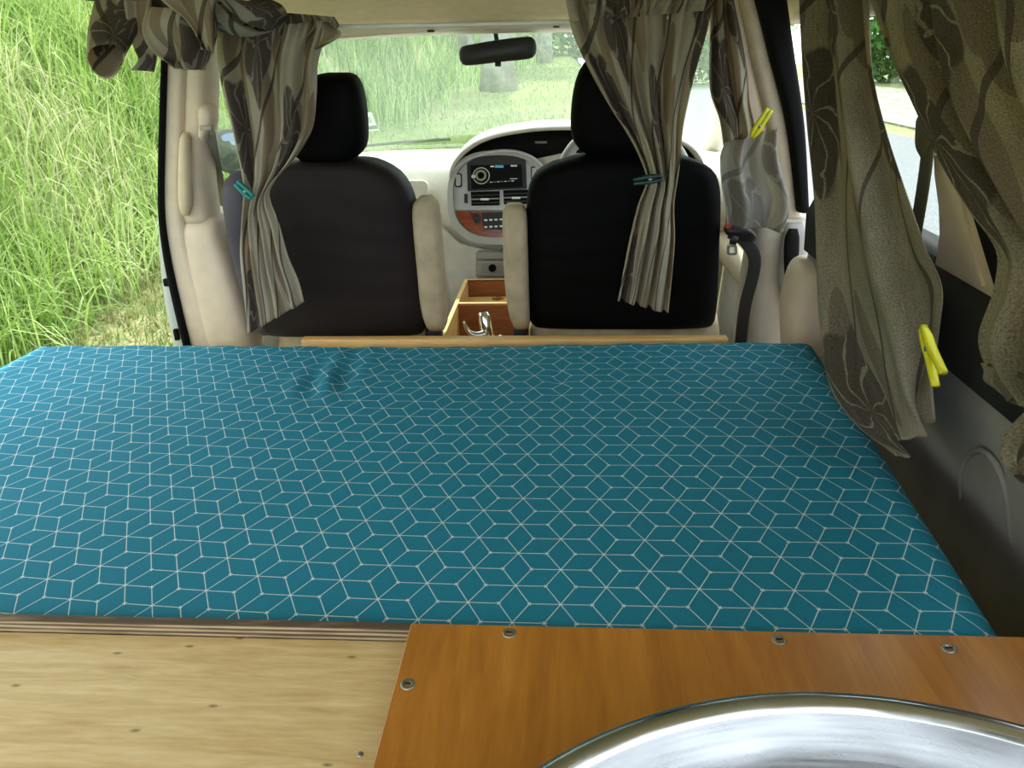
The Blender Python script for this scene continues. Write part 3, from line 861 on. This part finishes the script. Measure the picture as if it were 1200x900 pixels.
obj('lower_trim', pxloft([(258, 207, 247, 1.745), (300, 212, 262, 1.745), (350, 221, 278, 1.745), (420, 236, 298, 1.745)], .12, e=3.4), 'beige', lp)
gh = obj('grab_handle', pxloft([(156, 211, 216.5, 1.735), (164, 208, 219, 1.73), (200, 206.5, 220, 1.722), (240, 207, 221, 1.73), (254, 210.5, 218, 1.735)], .03, e=2.4), 'headliner', lp)
jb = struct('door_jamb', pxloft([(256, 183, 190, 1.79), (300, 184, 203, 1.79), (350, 189, 211, 1.79), (425, 204, 226, 1.79)], .06, round_ends=False), 'silver_paint', 'silver door edge with latch beside the beige pillar')
obj('latch', box(at_y(196, 331, 1.78), (.018, .012, .02), .004), 'seal_black', jb)
obj('latch_plate', box(at_y(207, 392, 1.78), (.012, .012, .03), .003), 'seal_black', jb)
sb = thing('seat_belt', 'beige seat belt with anchor on the left door pillar', 'seat belt', tuple(at_y(268, 400, 1.76)))
obj('belt_anchor', pxloft([(123, 233, 244, 1.735), (130, 229, 248, 1.73), (145, 229, 248, 1.73), (160, 230, 240, 1.735), (166, 233, 238, 1.74)], .05, e=2.6), 'beige', sb)
obj('anchor_slot', box(at_y(241, 150, 1.727), (.028, .006, .010), .002), 'taupe', sb)
obj('belt_webbing', tube([at_y(242, 150, 1.74), at_y(247, 175, 1.80), at_y(252, 200, 1.86), at_y(258, 240, 1.92)], 1, n=16, flat=(.020, .0018), up=(0, 1, 0)), 'belt_web', sb)
obj('lower_webbing', tube([at_y(260, 275, 1.80), at_y(268, 320, 1.79), at_y(285, 380, 1.78), at_y(300, 425, 1.78)], 1, n=16, flat=(.016, .0018), up=(0, 1, 0)), 'belt_web', sb)
obj('belt_guide', box(at_y(262, 302, 1.775), (.022, .014, .045), .006), 'beige', sb)

rp = thing('trim_8', "beige door pillar trim with black seal beside the driver's seat", None, (.78, 1.95, .45), kind='structure')
obj('inner_trim', pxloft([(-30, 838, 868, 1.95), (100, 858, 896, 1.95), (200, 882, 920, 1.95), (275, 890, 930, 1.95)], .09, e=2.6, round_ends=False), 'beige', rp)
obj('edge_trim', pxloft([(-30, 862, 884, 1.93), (60, 880, 906, 1.93), (150, 900, 929, 1.93), (262, 917, 943, 1.93)], .08, e=2.6, round_ends=False), 'beige', rp)
obj('door_seal', pxloft([(-30, 880, 922, 1.90), (60, 903, 934, 1.90), (150, 925, 946, 1.90), (250, 937, 951, 1.90)], .08, round_ends=False), 'seal_black', rp)
obj('lower_trim', pxloft([(258, 884, 950, 1.90), (300, 880, 950, 1.90), (350, 872, 945, 1.90), (425, 866, 940, 1.90)], .12, e=3.5, round_ends=False), 'taupe', rp)
hr = obj('handle_surround', pxloft([(262, 925, 943, 1.885), (275, 919, 948, 1.88), (305, 915, 947, 1.88), (335, 914, 940, 1.88), (355, 920, 935, 1.88), (382, 926, 931, 1.885)], .03, e=2.4), 'grey_plastic', rp)
obj('handle_slot', pxloft([(269, 926, 936, 1.874), (280, 921, 938, 1.872), (310, 920, 936, 1.872), (328, 921, 930, 1.874)], .02, e=2.4), 'seal_black', hr)
struct('trim_9', pxloft([(312, 945, 975, 1.70), (330, 935, 985, 1.69), (365, 926, 990, 1.68), (425, 926, 990, 1.68)], .14, e=2.6), 'beige', 'rounded beige moulding behind the right-hand side curtain')
rb = thing('seat_belt', "black seat belt with metal tongue hanging beside the driver's seat", 'seat belt', tuple(at_y(868, 400, 1.82)))
obj('belt_webbing', tube([at_y(856, 272, 1.83), at_y(872, 281, 1.83), at_y(884, 300, 1.83), at_y(883, 320, 1.83), at_y(873, 360, 1.83), at_y(866, 425, 1.83)], 1, n=24, flat=(.015, .002), up=(0, 1, 0)), 'belt_dark', rb)
obj('belt_guide', pxloft([(264, 852, 875, 1.82), (272, 850, 884, 1.815), (279, 856, 888, 1.82), (284, 866, 884, 1.825)], .03), 'black_plastic', rb)
obj('red_button', box(at_y(853.5, 262, 1.815), (.012, .008, .022), .002), 'red_plastic', rb)
q = np.array([at_y(x, y, 1.815) for x, y in rrect(852, 286, 864, 299, 3)]); qi = np.array([at_y(x, y, 1.815) for x, y in rrect(855, 289.5, 861, 296, 1)])
obj('belt_tongue', ring_band(q, qi, (0, 1, 0), .004), 'zinc', rb, label='metal tongue of the seat belt')
obj('tongue_plate', prism([at_y(x, y, 1.815) for x, y in [(856, 275), (866, 278), (862, 288), (855, 286)]], (0, 1, 0), .004), 'black_plastic', rb)

cp = thing('trim_10', 'beige window pillar with black strip between the right-hand side curtains', None, (.8, 1.1, .9), kind='structure')
def onx(name, pts, x, d, mat, par, **k): return obj(name, prism([at_x(a, b, x) for a, b in pts], (1, 0, 0), d), mat, par, smooth=False, **k)
onx('pillar_trim', [(1094, 180), (1112, 190), (1131, 221), (1150, 275), (1168, 328), (1163, 352), (1095, 318), (1101, 274), (1100, 243), (1095, 205)], .805, .03, 'beige', cp)
onx('pillar_ridge', [(1113, 215), (1121, 218), (1150, 335), (1136, 328)], .800, .008, 'beige', cp)
onx('window_seal', [(1129, 217), (1135, 217), (1171, 330), (1165, 336)], .798, .02, 'seal_black', cp)
onx('quarter_panel', [(1135, 217), (1215, 240), (1240, 350), (1171, 332)], .812, .03, 'beige', cp)
rs = thing('seat_belt', 'olive rear seat belt hanging in front of the right-hand side window', 'seat belt', tuple(at_x(1076, 270, .80)))
obj('belt_guide', tube([at_x(1082, 135, .80), at_x(1086, 158, .795), at_x(1092, 176, .795)], [.018, .026, .022], n=8, seg=10, flat=(1, .4), up=(1, 0, 0)), 'olive_strap', rs)
obj('belt_webbing', tube([at_x(1088, 168, .79), at_x(1085, 195, .79), at_x(1080, 230, .79), at_x(1073, 272, .79), at_x(1066, 320, .79)], 1, n=12, flat=(.021, .002), up=(1, 0, 0)), 'olive_strap', rs)

# ------------------------------------------------------------------ seats
def seat(label, back, head, arm, armside, base, lit=None, posts=(), cm='seat_cover'):
    zb = .45
    bx = at_y((back[-1][1] + back[-1][2]) / 2, back[-1][0], back[-1][3])
    t = thing('front_seat', label, 'seat', (bx[0], bx[1] + .15, zb), 'front seats')
    bk = obj('backrest', pxloft(back, .15, e=3.6, seg=48, n=36), cm, t)
    if lit: obj('side_bolster', pxloft(lit, .15, e=3.0, seg=30, n=20), 'seat_cover_lit', bk)
    obj('headrest', pxloft(head, .11, e=3.2, seg=40, n=24), 'seat_cover_black', t)
    for px, py in posts: obj('headrest_post', tube([at_y(px, py, back[0][3] + .06), at_y(px - 1, py - 22, back[0][3] + .06)], .006, seg=8), 'chrome', t)
    ar = obj('armrest', pxloft(arm, .09, e=3.4, seg=30, n=24), 'suede', t)
    obj('armrest_pivot', box(at_y((arm[-1][1] + arm[-1][2]) / 2, arm[-1][0] + 2, arm[-1][3] + .06), (.04, .05, .06), .01), 'black_plastic', t)
    obj('seat_base', lohi((bx[0] - .235, bx[1] - .0, .58), (bx[0] + .235, bx[1] + .60, .74), .05), 'seat_cover', t)
    obj('back_shell', pxloft(base, .14, e=3.4, seg=30, n=16), 'suede', t)
    for sx_ in (-.17, .17):
        for sy_ in (.1, .5): obj('seat_leg', lohi((bx[0] + sx_ - .025, bx[1] + sy_ - .025, .448), (bx[0] + sx_ + .025, bx[1] + sy_ + .025, .60), .004), 'black_plastic', t)
    return t
seat('black covered passenger seat with a brownish sheen, left of the wooden console box',
     [(190, 352, 425, 1.70), (196, 312, 440, 1.70), (206, 283, 458, 1.70), (225, 266, 473, 1.70), (255, 263, 482, 1.705), (300, 270, 489, 1.715), (350, 284, 495, 1.73), (385, 294, 498, 1.74), (402, 302, 490, 1.75)],
     [(86, 374, 402, 1.70), (91, 356, 410, 1.695), (110, 341, 418, 1.69), (150, 328, 423, 1.69), (175, 331, 421, 1.70), (190, 345, 408, 1.71), (195, 352, 398, 1.71)],
     [(234, 488, 503, 1.735), (241, 481, 509, 1.73), (270, 481, 513, 1.73), (320, 486, 517, 1.735), (360, 490, 520, 1.745), (384, 496, 521, 1.75), (392, 500, 518, 1.755)], 1,
     [(375, 330, 505, 1.775), (390, 320, 503, 1.775), (440, 320, 505, 1.80)],
     [(204, 262, 284, 1.71), (212, 254, 290, 1.70), (240, 253, 292, 1.70), (290, 262, 297, 1.71), (340, 276, 303, 1.725), (400, 296, 315, 1.745)], [(352, 197), (398, 197)])
seat("black covered driver's seat with a tall headrest, right of the wooden console box",
     [(183, 690, 785, 1.78), (189, 668, 812, 1.78), (198, 640, 834, 1.78), (212, 623, 846, 1.78), (240, 616, 850, 1.785), (300, 615, 848, 1.795), (350, 616, 846, 1.81), (382, 619, 843, 1.82), (393, 626, 838, 1.825)],
     [(65, 698, 772, 1.77), (71, 687, 784, 1.765), (95, 675, 796, 1.76), (135, 669, 801, 1.76), (165, 671, 800, 1.77), (180, 682, 790, 1.78), (186, 692, 780, 1.78)],
     [(243, 592, 611, 1.80), (250, 588, 616, 1.795), (280, 588, 618, 1.795), (330, 590, 619, 1.80), (370, 595, 620, 1.81), (384, 600, 620, 1.815), (390, 603, 618, 1.82)], -1,
     [(378, 624, 846, 1.85), (392, 620, 848, 1.85), (440, 620, 850, 1.87)], None, [(700, 188), (772, 188)], 'seat_cover_black')

# ------------------------------------------------------------------ wooden console box with tap
cb = thing('console_box', 'open wooden console box standing between the front seats', 'box', (.03, 2.1, .45))
T = .83
xl, xr, y0, y1 = -.068, .135, 1.74, 2.395
yd = 2.145
obj('side_panel', lohi((xl - .012, y0, .452), (xl, y1, T), .001), 'pine_y', cb, smooth=False)
obj('side_panel', lohi((xr, y0, .452), (xr + .012, y1, T), .001), 'pine_y', cb, smooth=False)
obj('end_panel', lohi((xl, y1 - .012, .452), (xr, y1, T), .001), 'redwood', cb, smooth=False)
obj('end_cap', lohi((xl, y1 - .012, T - .004), (xr, y1, T + .001)), 'pine', cb, smooth=False)
obj('divider', lohi((xl, yd - .010, .452), (xr, yd, T - .004)), 'redwood', cb, smooth=False)
obj('divider_cap', lohi((xl, yd - .011, T - .006), (xr, yd + .001, T)), 'pine', cb, smooth=False)
obj('end_panel', lohi((xl, y0, .452), (xr, y0 + .012, T - .03)), 'redwood', cb, smooth=False)
obj('bottom', lohi((xl, y0 + .012, .46), (xr, yd - .012, .475)), 'pine', cb, smooth=False)
hc = at_z(583, 350, .775)
aa = np.linspace(0, 2 * math.pi, 32, endpoint=False)
ri = np.c_[hc[0] + .020 * np.cos(aa), hc[1] + .020 * np.sin(aa), np.full(32, .763)]
hx0, hx1, hy0, hy1 = xl, xr, yd, y1 - .012
ro = []
for q in aa:
    dx, dy = math.cos(q), math.sin(q)
    k = min((hx1 - hc[0]) / dx if dx > 1e-6 else 9, (hx0 - hc[0]) / dx if dx < -1e-6 else 9, (hy1 - hc[1]) / dy if dy > 1e-6 else 9, (hy0 - hc[1]) / dy if dy < -1e-6 else 9)
    ro.append((hc[0] + dx * k, hc[1] + dy * k, .763))
obj('tray', ring_band(np.array(ro), ri, (0, 0, 1), .012), 'pine', cb, smooth=False)
tp = thing('water_tap', 'chrome water tap with hooked lever inside the wooden console box', 'tap', tuple(at_y(572, 410, 1.90)))
obj('tap_body', tube([at_y(573, 425, 1.90), at_y(571, 394, 1.90), at_y(568, 374, 1.91), at_y(567, 366, 1.915)], [.018, .017, .016, .014], n=14, seg=18), 'chrome', tp)
obj('tap_collar', tube([at_y(572, 396, 1.90), at_y(571.5, 392.5, 1.90)], .0185, seg=18), 'chrome', tp)
obj('tap_lever', tube([at_y(570, 391, 1.885), at_y(560, 393, 1.88), at_y(551, 390, 1.88), at_y(546, 383, 1.88), at_y(543.5, 377, 1.88)], [.012, .010, .007, .005, .003], n=18, seg=10), 'chrome', tp)
obj('tap_spout', tube([at_y(574, 402, 1.89), at_y(582, 398, 1.87), at_y(588, 396, 1.86)], [.012, .010, .009], n=8, seg=12), 'chrome', tp)
obj('tap_shank', tube([at_y(573, 424, 1.90), (at_y(573, 424, 1.90)[0], 1.90, .474)], .012, seg=10), 'chrome', tp)

# ------------------------------------------------------------------ bed and counter
bf = thing('bed_frame', 'plywood bed frame carrying the teal mattress', 'bed frame', (0, 1.1, .45))
obj('bed_base', lohi((-.93, .66, .80), (.70, 1.559, .823)), 'light_ply', bf, smooth=False)
for yy in (.70, 1.45): obj('support', lohi((-.78, yy - .01, .45), (.70, yy + .01, .80)), 'light_ply', bf, smooth=False)
obj('front_board', lohi((-.34, 1.560, .70), (.590, 1.588, .928), .003), 'pine', bf, label='pine board along the front edge of the bed')

def mattress():
    NX, NY = 170, 110
    th, rr = .10, .04
    us = np.linspace(0, 1, NX); vs = np.linspace(0, 1, NY)
    # denser at the borders
    us = .5 - .5 * np.cos(us * math.pi) * (1 - .25 * np.sin(us * math.pi)); vs = .5 - .5 * np.cos(vs * math.pi) * (1 - .25 * np.sin(vs * math.pi))
    FL, FR, BR, BL = np.array([-.940, 1.556]), np.array([.766, 1.551]), np.array([.708, .645]), np.array([-1.00, .645])
    wr = at_z(385, 445, .93); wr2 = at_z(655, 442, .93); wr3 = at_z(405, 420, .93)
    def mp(x, y):          # the cloth is stretched a little more towards the right
        u_ = math.log((.955 + .07 * x) / (.955 + .07 * .2368)) / .07
        g_ = -.07 * min(0, x - .2)**2
        return (u_, y - .7573 + g_)
    V = []; UVs = []
    for v in vs:
        for u in us:
            p = (BL * (1 - u) + BR * u) * (1 - v) + (FL * (1 - u) + FR * u) * v
            W_, H_ = 1.7, .92
            dx = min(u, 1 - u) * W_; dy = min(v, 1 - v) * H_
            def drop(d): return 0 if d > rr else rr - math.sqrt(max(0, rr * rr - (rr - d)**2))
            z = .932 - min(rr, math.hypot(drop(dx), drop(dy * (4 if v < .5 else 1))))
            x, y = p
            z -= .010 * math.exp(-((x + .05) / .42)**2) * sstep(1.15, 1.55, y)
            z -= .004 * math.sin(x * 2.2 + 1) * math.sin(y * 3)
            for (cx, cy, a, sg, ph) in ((wr[0], wr[1], .010, .055, 0), (wr3[0], wr3[1] , .004, .06, 1.3)):
                e = math.exp(-(((x - cx) / sg)**2 + ((y - cy) / (sg * 1.5))**2))
                z += a * e * math.cos((x - cx) * 95 + (y - cy) * 22 + ph)
            z -= .006 * math.exp(-(((x - wr2[0]) / .012)**2 + ((y - wr2[1]) / .07)**2))
            z += .0012 * math.exp(-((y - 1.53) / .025)**2) * math.sin(x * 60 + 2 * math.sin(x * 13))
            V.append((x, y, z)); UVs.append(mp(x, y))
    n = len(V); F = grid_faces(NY, NX)
    idx = [j for j in range(NX)] + [i * NX + NX - 1 for i in range(1, NY)] + [(NY - 1) * NX + j for j in range(NX - 2, -1, -1)] + [i * NX for i in range(NY - 2, 0, -1)]
    low = []
    for k in idx:
        x, y, z = V[k]; V.append((x, y, .825)); UVs.append(mp(x + (.06 if x > .69 else -.06 if x < -.9 else 0), y + (.06 if y > 1.5 else -.06 if y < .7 else 0))); low.append(len(V) - 1)
    m = len(idx)
    for a in range(m):
        b = (a + 1) % m
        F.append((idx[a], idx[b], low[b], low[a]))
    F.append(tuple(reversed(low)))
    return (V, F), UVs
g, uvm = mattress()
tag(obj('mattress', g, 'mattress_print', uvs=uvm), 'teal mattress printed with a white line cube pattern, filling the van', 'mattress')

ct = thing('kitchen_cabinet', 'wooden cabinet with orange-brown and pale plywood tops in the foreground', 'cabinet', (0, .3, .45))
ZC = .945
obj('stained_top', lohi((.078, -.25, ZC - .012), (.785, .640, ZC), .0012), 'orange_ply', ct, smooth=False, label='orange-brown stained plywood top')
obj('pale_top', lohi((-.70, -.25, ZC - .034), (.0775, .632, ZC - .018), .001), 'light_ply', ct, smooth=False, label='pale plywood top with dark knots')
obj('edge_strip', lohi((-.72, .633, ZC - .034), (.078, .643, ZC - .002), .0008), 'ply_edge', ct, smooth=False, label='raw plywood edge strip')
obj('cabinet_body', lohi((-.69, -.22, .452), (.76, .62, ZC - .034)), 'light_ply', ct, smooth=False)
for px, py in ((478, 802), (597, 740), (913, 750), (1112, 760)):
    p = at_z(px, py, ZC)
    if py < 790: p[1] = min(p[1], .628)
    s_ = obj('screw', lathe([(0.0012, -.001), (.0035, .0004), (.0062, .0012), (.0072, .0006), (.0074, -.002), (.003, -.008), (.0005, -.008)], p, 20), 'zinc', ct)
    obj('screw_recess', box(p + [0, 0, .0013], (.007, .0014, .0006)), 'seal_black', s_, smooth=False)
p = at_z(422, 884, ZC - .018)
obj('screw', lathe([(.0005, .001), (.002, .001), (.003, .0004), (.003, -.004), (.0005, -.004)], p, 12), 'zinc', ct)

bw = thing('steel_bowl', 'large round stainless steel bowl on the orange-brown counter top', 'bowl', (.437, .111, ZC))
R_ = .3394
outer = [(.001, .001), (.20, .0012), (.235, .008), (.27, .03), (.305, .07), (.322, .098)]
rim = [(.330, .103), (.338, .1035), (.343, .099), (.3435, .093), (.339, .0885), (.333, .090)]
lip = [(.326, .1005), (.330, .1055), (.337, .1068), (.3435, .1035), (.3465, .097), (.3455, .0905), (.340, .0865), (.334, .0875), (.330, .092)]
obj('basin', lathe([(.330, .0925), (.3285, .070), (.325, .045), (.312, .018), (.285, .003), (.25, .0005), (.0005, .0005), (.0005, .0022), (.25, .0025), (.282, .006), (.306, .020), (.319, .046), (.324, .072), (.3262, .1005)], (.437, .111, ZC), 128), 'stainless', bw)
obj('rolled_rim', lathe(lip + lip[:1], (.437, .111, ZC), 128), 'stainless', bw)

# ------------------------------------------------------------------ curtains
def sheet(Lp, Rp, folds, amp, width, nS=110, nT=90, seed=0, sharp=.0, hem=True, ampt=None, ruffle=0.):
    L = spline(Lp, nT); R = spline(Rp, nT)
    r = np.random.default_rng(seed)
    s = np.linspace(0, 1, nS)
    ph = r.uniform(0, 6, 6)
    V = np.empty((nT, nS, 3)); U = np.empty((nT, nS, 2))
    length = np.r_[0, np.cumsum(np.linalg.norm(np.diff((L + R) / 2, axis=0), axis=1))]
    for i in range(nT):
        t = i / (nT - 1)
        ax = R[i] - L[i]; wd = np.linalg.norm(ax)
        ax2 = ax / (wd + 1e-9)
        nrm = np.cross(ax2, [0, 0, 1]); nrm /= np.linalg.norm(nrm) + 1e-9
        a = amp * (ampt(t) if ampt else 1)
        sw = s + .035 * np.sin(6 * s + ph[0] + 2.5 * t) * np.sin(math.pi * s)
        o = np.sin(2 * math.pi * folds * sw + ph[1] + .9 * math.sin(2.2 * t + ph[2]))
        o = np.sign(o) * np.abs(o)**(1 - sharp)
        o2 = .42 * np.sin(2 * math.pi * folds * 1.9 * sw + ph[3] + 1.6 * t) + .3 * np.sin(2 * math.pi * .7 * s + ph[4] + 3 * t)
        if ruffle: o2 = o2 + ruffle * math.exp(-(t / .05)**2) * np.sin(2 * math.pi * folds * 4 * sw)
        off = a * (o + o2) * np.minimum(1, np.minimum(s / .07 + .08, (1 - s) / .07 + .08))
        zz = .25 * a * np.sin(9 * t + 5 * s + ph[5])
        V[i] = L[i] + np.outer(s, ax) + np.outer(off + zz, nrm)
        U[i, :, 0] = s * width; U[i, :, 1] = -length[i]
    return (V.reshape(-1, 3), grid_faces(nT, nS)), U.reshape(-1, 2)

def cloth(name, sh, mat, parent=None, th=.0016, **k):
    g, u = sh
    v = np.asarray(g[0]); n = len(v)
    o = obj(name, g, mat, parent, uvs=u, **k)
    m = o.modifiers.new('thickness', 'SOLIDIFY'); m.thickness = th; m.offset = 0
    return o
Y_ = lambda pts, y: [at_y(a, b, y if np.isscalar(y) else y[i]) for i, (a, b) in enumerate(pts)]
X_ = lambda pts, x: [at_x(a, b, x if np.isscalar(x) else x[i]) for i, (a, b) in enumerate(pts)]

rod = obj('curtain_rod', tube([(-.70, 1.652, 1.558), (-.3, 1.65, 1.555), (.2, 1.65, 1.550), (.46, 1.652, 1.552)], .004, n=30, seg=8), 'off_white')
tag(rod, 'thin white curtain rod across the van behind the front seats', 'curtain rod')

ca = thing('curtain', 'patterned taupe curtain tied with a teal peg in front of the passenger headrest', 'curtain', tuple(at_y(315, 390, 1.58)), 'patterned curtains')
cloth('curtain_cloth', sheet(Y_([(256, 36), (255, 70), (262, 110), (274, 160), (284, 205), (286, 224), (284, 260), (282, 300), (286, 350), (290, 392)], 1.585),
      Y_([(390, 24), (374, 70), (371, 110), (366, 150), (346, 185), (324, 210), (316, 228), (327, 260), (338, 300), (350, 330), (356, 354)], 1.585), 3.3, .013, .62, seed=3, ampt=lambda t: 1.1 - .45 * t, ruffle=.5), 'curtain_fabric', ca)
cloth('header_frill', sheet(Y_([(300, 12), (298, 26), (300, 40)], 1.60), Y_([(392, 20), (397, 30), (384, 44)], 1.60), 8, .007, .5, 80, 20, seed=4), 'curtain_fabric', ca)
cloth('turned_edge', sheet(Y_([(372, 24), (370, 36), (366, 56)], 1.575), Y_([(386, 27), (399, 40), (374, 58)], [1.575, 1.56, 1.57]), 1, .006, .12, 24, 20, seed=5), 'curtain_fabric', ca)

cc = thing('curtain', "patterned taupe curtain pinched by a dark peg in front of the driver's headrest", 'curtain', tuple(at_y(755, 365, 1.62)), 'patterned curtains')
cloth('curtain_cloth', sheet(Y_([(664, 6), (672, 40), (690, 80), (712, 120), (740, 165), (754, 195), (758, 212), (748, 240), (738, 280), (730, 320), (724, 352)], 1.63),
      Y_([(838, -8), (828, 40), (816, 80), (806, 120), (800, 150), (797, 185), (794, 210), (790, 240), (791, 280), (788, 320), (783, 366)], 1.63), 3.6, .015, .75, seed=11, ampt=lambda t: .8 + .3 * t, ruffle=.4), 'curtain_fabric', cc)
cloth('header_frill', sheet(Y_([(663, 0), (665, 12), (668, 26)], 1.62), Y_([(840, -14), (840, -2), (832, 12)], 1.62), 9, .008, .7, 110, 16, seed=12), 'curtain_fabric', cc)

cdn = thing('curtain', "narrow patterned curtain folded up and held by a yellow peg beside the driver's seat", 'curtain', tuple(at_y(885, 270, 1.74)), 'patterned curtains')
cloth('curtain_cloth', sheet(Y_([(833, -12), (832, 40), (831, 80), (833, 110), (843, 140), (848, 172)], 1.75),
      Y_([(858, -12), (868, 40), (875, 80), (879, 120), (885, 150), (886, 172)], 1.75), 2.2, .012, .26, 60, 60, seed=21), 'curtain_fabric', cdn)
cloth('folded_end', sheet(Y_([(850, 168), (844, 185), (846, 215), (851, 245), (852, 263)], 1.725), Y_([(911, 149), (912, 185), (919, 212), (926, 240), (918, 272)], 1.725), 1.7, .016, .24, 60, 50, seed=23), 'curtain_reverse', cdn)
cloth('back_fold', sheet(Y_([(852, 160), (850, 210), (856, 262)], 1.755), Y_([(900, 152), (908, 210), (908, 262)], 1.755), 1.2, .008, .2, 40, 30, seed=24), 'curtain_fabric', cdn)

ce = thing('curtain', 'long olive-brown patterned curtain hanging over the right edge of the mattress', 'curtain', tuple(at_x(1048, 533, .68)), 'patterned curtains')
cloth('curtain_cloth', sheet(X_([(937, -14), (942, 80), (946, 160), (952, 240), (955, 310), (962, 390), (973, 450), (1003, 496), (1049, 534)], [.70, .69, .68, .675, .67, .67, .67, .675, .68]),
      X_([(1014, -14), (1024, 80), (1042, 160), (1062, 230), (1082, 290), (1103, 338), (1101, 385), (1093, 450), (1094, 492)], [.74, .74, .74, .74, .735, .735, .735, .735, .735]), 2.1, .017, .62, 120, 110, seed=31, ampt=lambda t: 1 - .35 * t), 'curtain_side', ce)
cf = thing('curtain', 'wide olive patterned curtain drawn across the rear right-hand window', 'curtain', tuple(at_x(1190, 474, .70)), 'patterned curtains')
cloth('curtain_cloth', sheet(X_([(1016, -14), (1030, 40), (1049, 90), (1079, 145), (1106, 195), (1136, 245), (1166, 296), (1160, 340), (1140, 395), (1149, 430), (1192, 476)], .72),
      X_([(1330, -14), (1340, 40), (1350, 90), (1360, 145), (1370, 195), (1375, 245), (1380, 296), (1385, 340), (1390, 395), (1395, 430), (1400, 476)], .70), 3.4, .018, .95, 140, 110, seed=37), 'curtain_side', cf)
cloth('lower_fold', sheet(X_([(1205, 472), (1186, 500), (1170, 528), (1172, 545), (1200, 566)], .70), X_([(1330, 470), (1330, 500), (1330, 530), (1330, 555), (1330, 590)], .66), 1.5, .012, .3, 50, 40, seed=39), 'curtain_side', cf)
cloth('turned_corner', sheet(X_([(1150, 425), (1152, 440), (1160, 452)], .725), X_([(1210, 440), (1212, 462), (1212, 486)], .715), 1.0, .006, .2, 30, 20, seed=41), 'curtain_side', cf)

# rolled-up curtain over the open door
cr = thing('rolled_curtain', 'rolled-up patterned curtain bunched above the open side door', 'curtain', tuple(at_y(200, 90, 1.45)), 'patterned curtains')
def open_tube(rings, width):
    """rings: (px, py, Y, half width px, half height px, twist) -> open fabric tube"""
    Q = spline(np.array(rings, float), 30)
    a = np.linspace(.35, 2 * math.pi + .1, 48)
    V, U = [], []
    for i, (px, py, Y, hw, hh, tw) in enumerate(Q):
        for j, q in enumerate(a):
            k = 1 + .08 * math.sin(3 * q + i * .15)
            V.append(at_y(px + hw * k * math.cos(q + tw), py + hh * k * math.sin(q + tw), Y + .02 * math.sin(q + tw)))
            U.append((j / 47 * width, i / 29 * .3))
    return (np.array(V), grid_faces(30, 48)), np.array(U)
cloth('hanging_loop', open_tube([(150, -30, 1.56, 34, 14, 0), (140, 10, 1.52, 33, 16, .1), (131, 40, 1.48, 28, 18, .2), (125, 62, 1.44, 22, 22, .3), (124, 70, 1.42, 21, 20, .3)], .35), 'curtain_fabric', cr, th=.002)
cloth('hanging_tail', sheet(Y_([(146, 0), (150, 30), (158, 55), (164, 70), (154, 82)], 1.47), Y_([(178, 0), (178, 30), (182, 50), (184, 66), (181, 84)], 1.47), 1.0, .008, .12, 30, 40, seed=51), 'curtain_fabric', cr)
cloth('folded_pouch', sheet(Y_([(170, 8), (166, 28), (172, 48), (184, 66), (206, 80)], 1.43), Y_([(248, 12), (250, 30), (251, 50), (248, 66), (238, 82)], 1.43), 1.1, .022, .3, 70, 50, seed=53), 'curtain_fabric', cr, th=.003)
cloth('pouch_back', sheet(Y_([(168, 0), (172, 28), (186, 56), (210, 78)], 1.50), Y_([(252, 0), (250, 28), (248, 56), (238, 78)], 1.50), 1.0, .012, .3, 50, 40, seed=54), 'curtain_fabric', cr, th=.003)
cloth('pouch_flap', sheet(Y_([(176, -14), (196, 6), (222, 28), (238, 58)], 1.40), Y_([(256, -14), (252, 14), (251, 38), (250, 62)], 1.41), 1.0, .010, .18, 40, 40, seed=57), 'curtain_fabric', cr)
cloth('upper_drape', sheet(Y_([(110, -30), (112, -8), (122, 4), (140, 10)], 1.50), Y_([(255, -30), (250, -4), (240, 10), (215, 14)], 1.48), 1.6, .016, .4, 60, 40, seed=59), 'curtain_fabric', cr)
cloth('hanging_swag', open_tube([(225, -12, 1.46, 20, 16, 0), (262, 14, 1.48, 20, 20, .3), (292, 22, 1.52, 24, 20, .6), (312, 18, 1.56, 22, 20, .8)], .4), 'curtain_fabric', cr, th=.002)

# ------------------------------------------------------------------ pegs
def peg(label, mat, top, bottom, n, spread=.007, length=None):
    """clothes peg from its jaw point to its grip end"""
    a, b = np.array(top), np.array(bottom)
    ax = b - a; L = np.linalg.norm(ax); ax /= L
    n = np.array(n, float); n -= np.dot(n, ax) * ax; n /= np.linalg.norm(n)
    sd_ = np.cross(ax, n)
    t = thing('clothes_peg', label, 'clothes peg', tuple(b), 'clothes pegs')
    for s in (-1, 1):
        pts = [a + sd_ * s * .0030, a + ax * L * .25 + sd_ * s * .0050, a + ax * L * .45 + sd_ * s * .0050, b + sd_ * s * spread]
        obj('peg_arm', tube(pts, [.7, 1, 1, .85], n=10, seg=10, flat=(.0058, .0042), up=tuple(sd_)), mat, t)
    obj('peg_spring', tube([a + ax * L * .42 - n * .0055 + sd_ * 0, a + ax * L * .42 + n * .0055], .0036, seg=10), 'zinc', t)
    return t
peg('yellow clothes peg clipped to the long curtain at the right edge of the mattress', 'yellow_plastic', at_x(1081, 384, .705), at_x(1101, 445, .70), (-1, 0, 0), .013)
peg("yellow clothes peg holding the folded narrow curtain beside the driver's seat", 'yellow_plastic', at_y(881, 161, 1.70), at_y(902, 128, 1.69), (0, -1, 0), .0045)
peg('teal clothes peg pinching the curtain by the passenger seat', 'teal_plastic', at_y(296, 232, 1.55), at_y(277, 214, 1.55), (0, -1, 0), .004)
peg("dark green clothes peg pinching the curtain in front of the driver's seat", 'green_black_plastic', at_y(776, 208, 1.595), at_y(742, 213, 1.595), (0, -1, 0), .004)
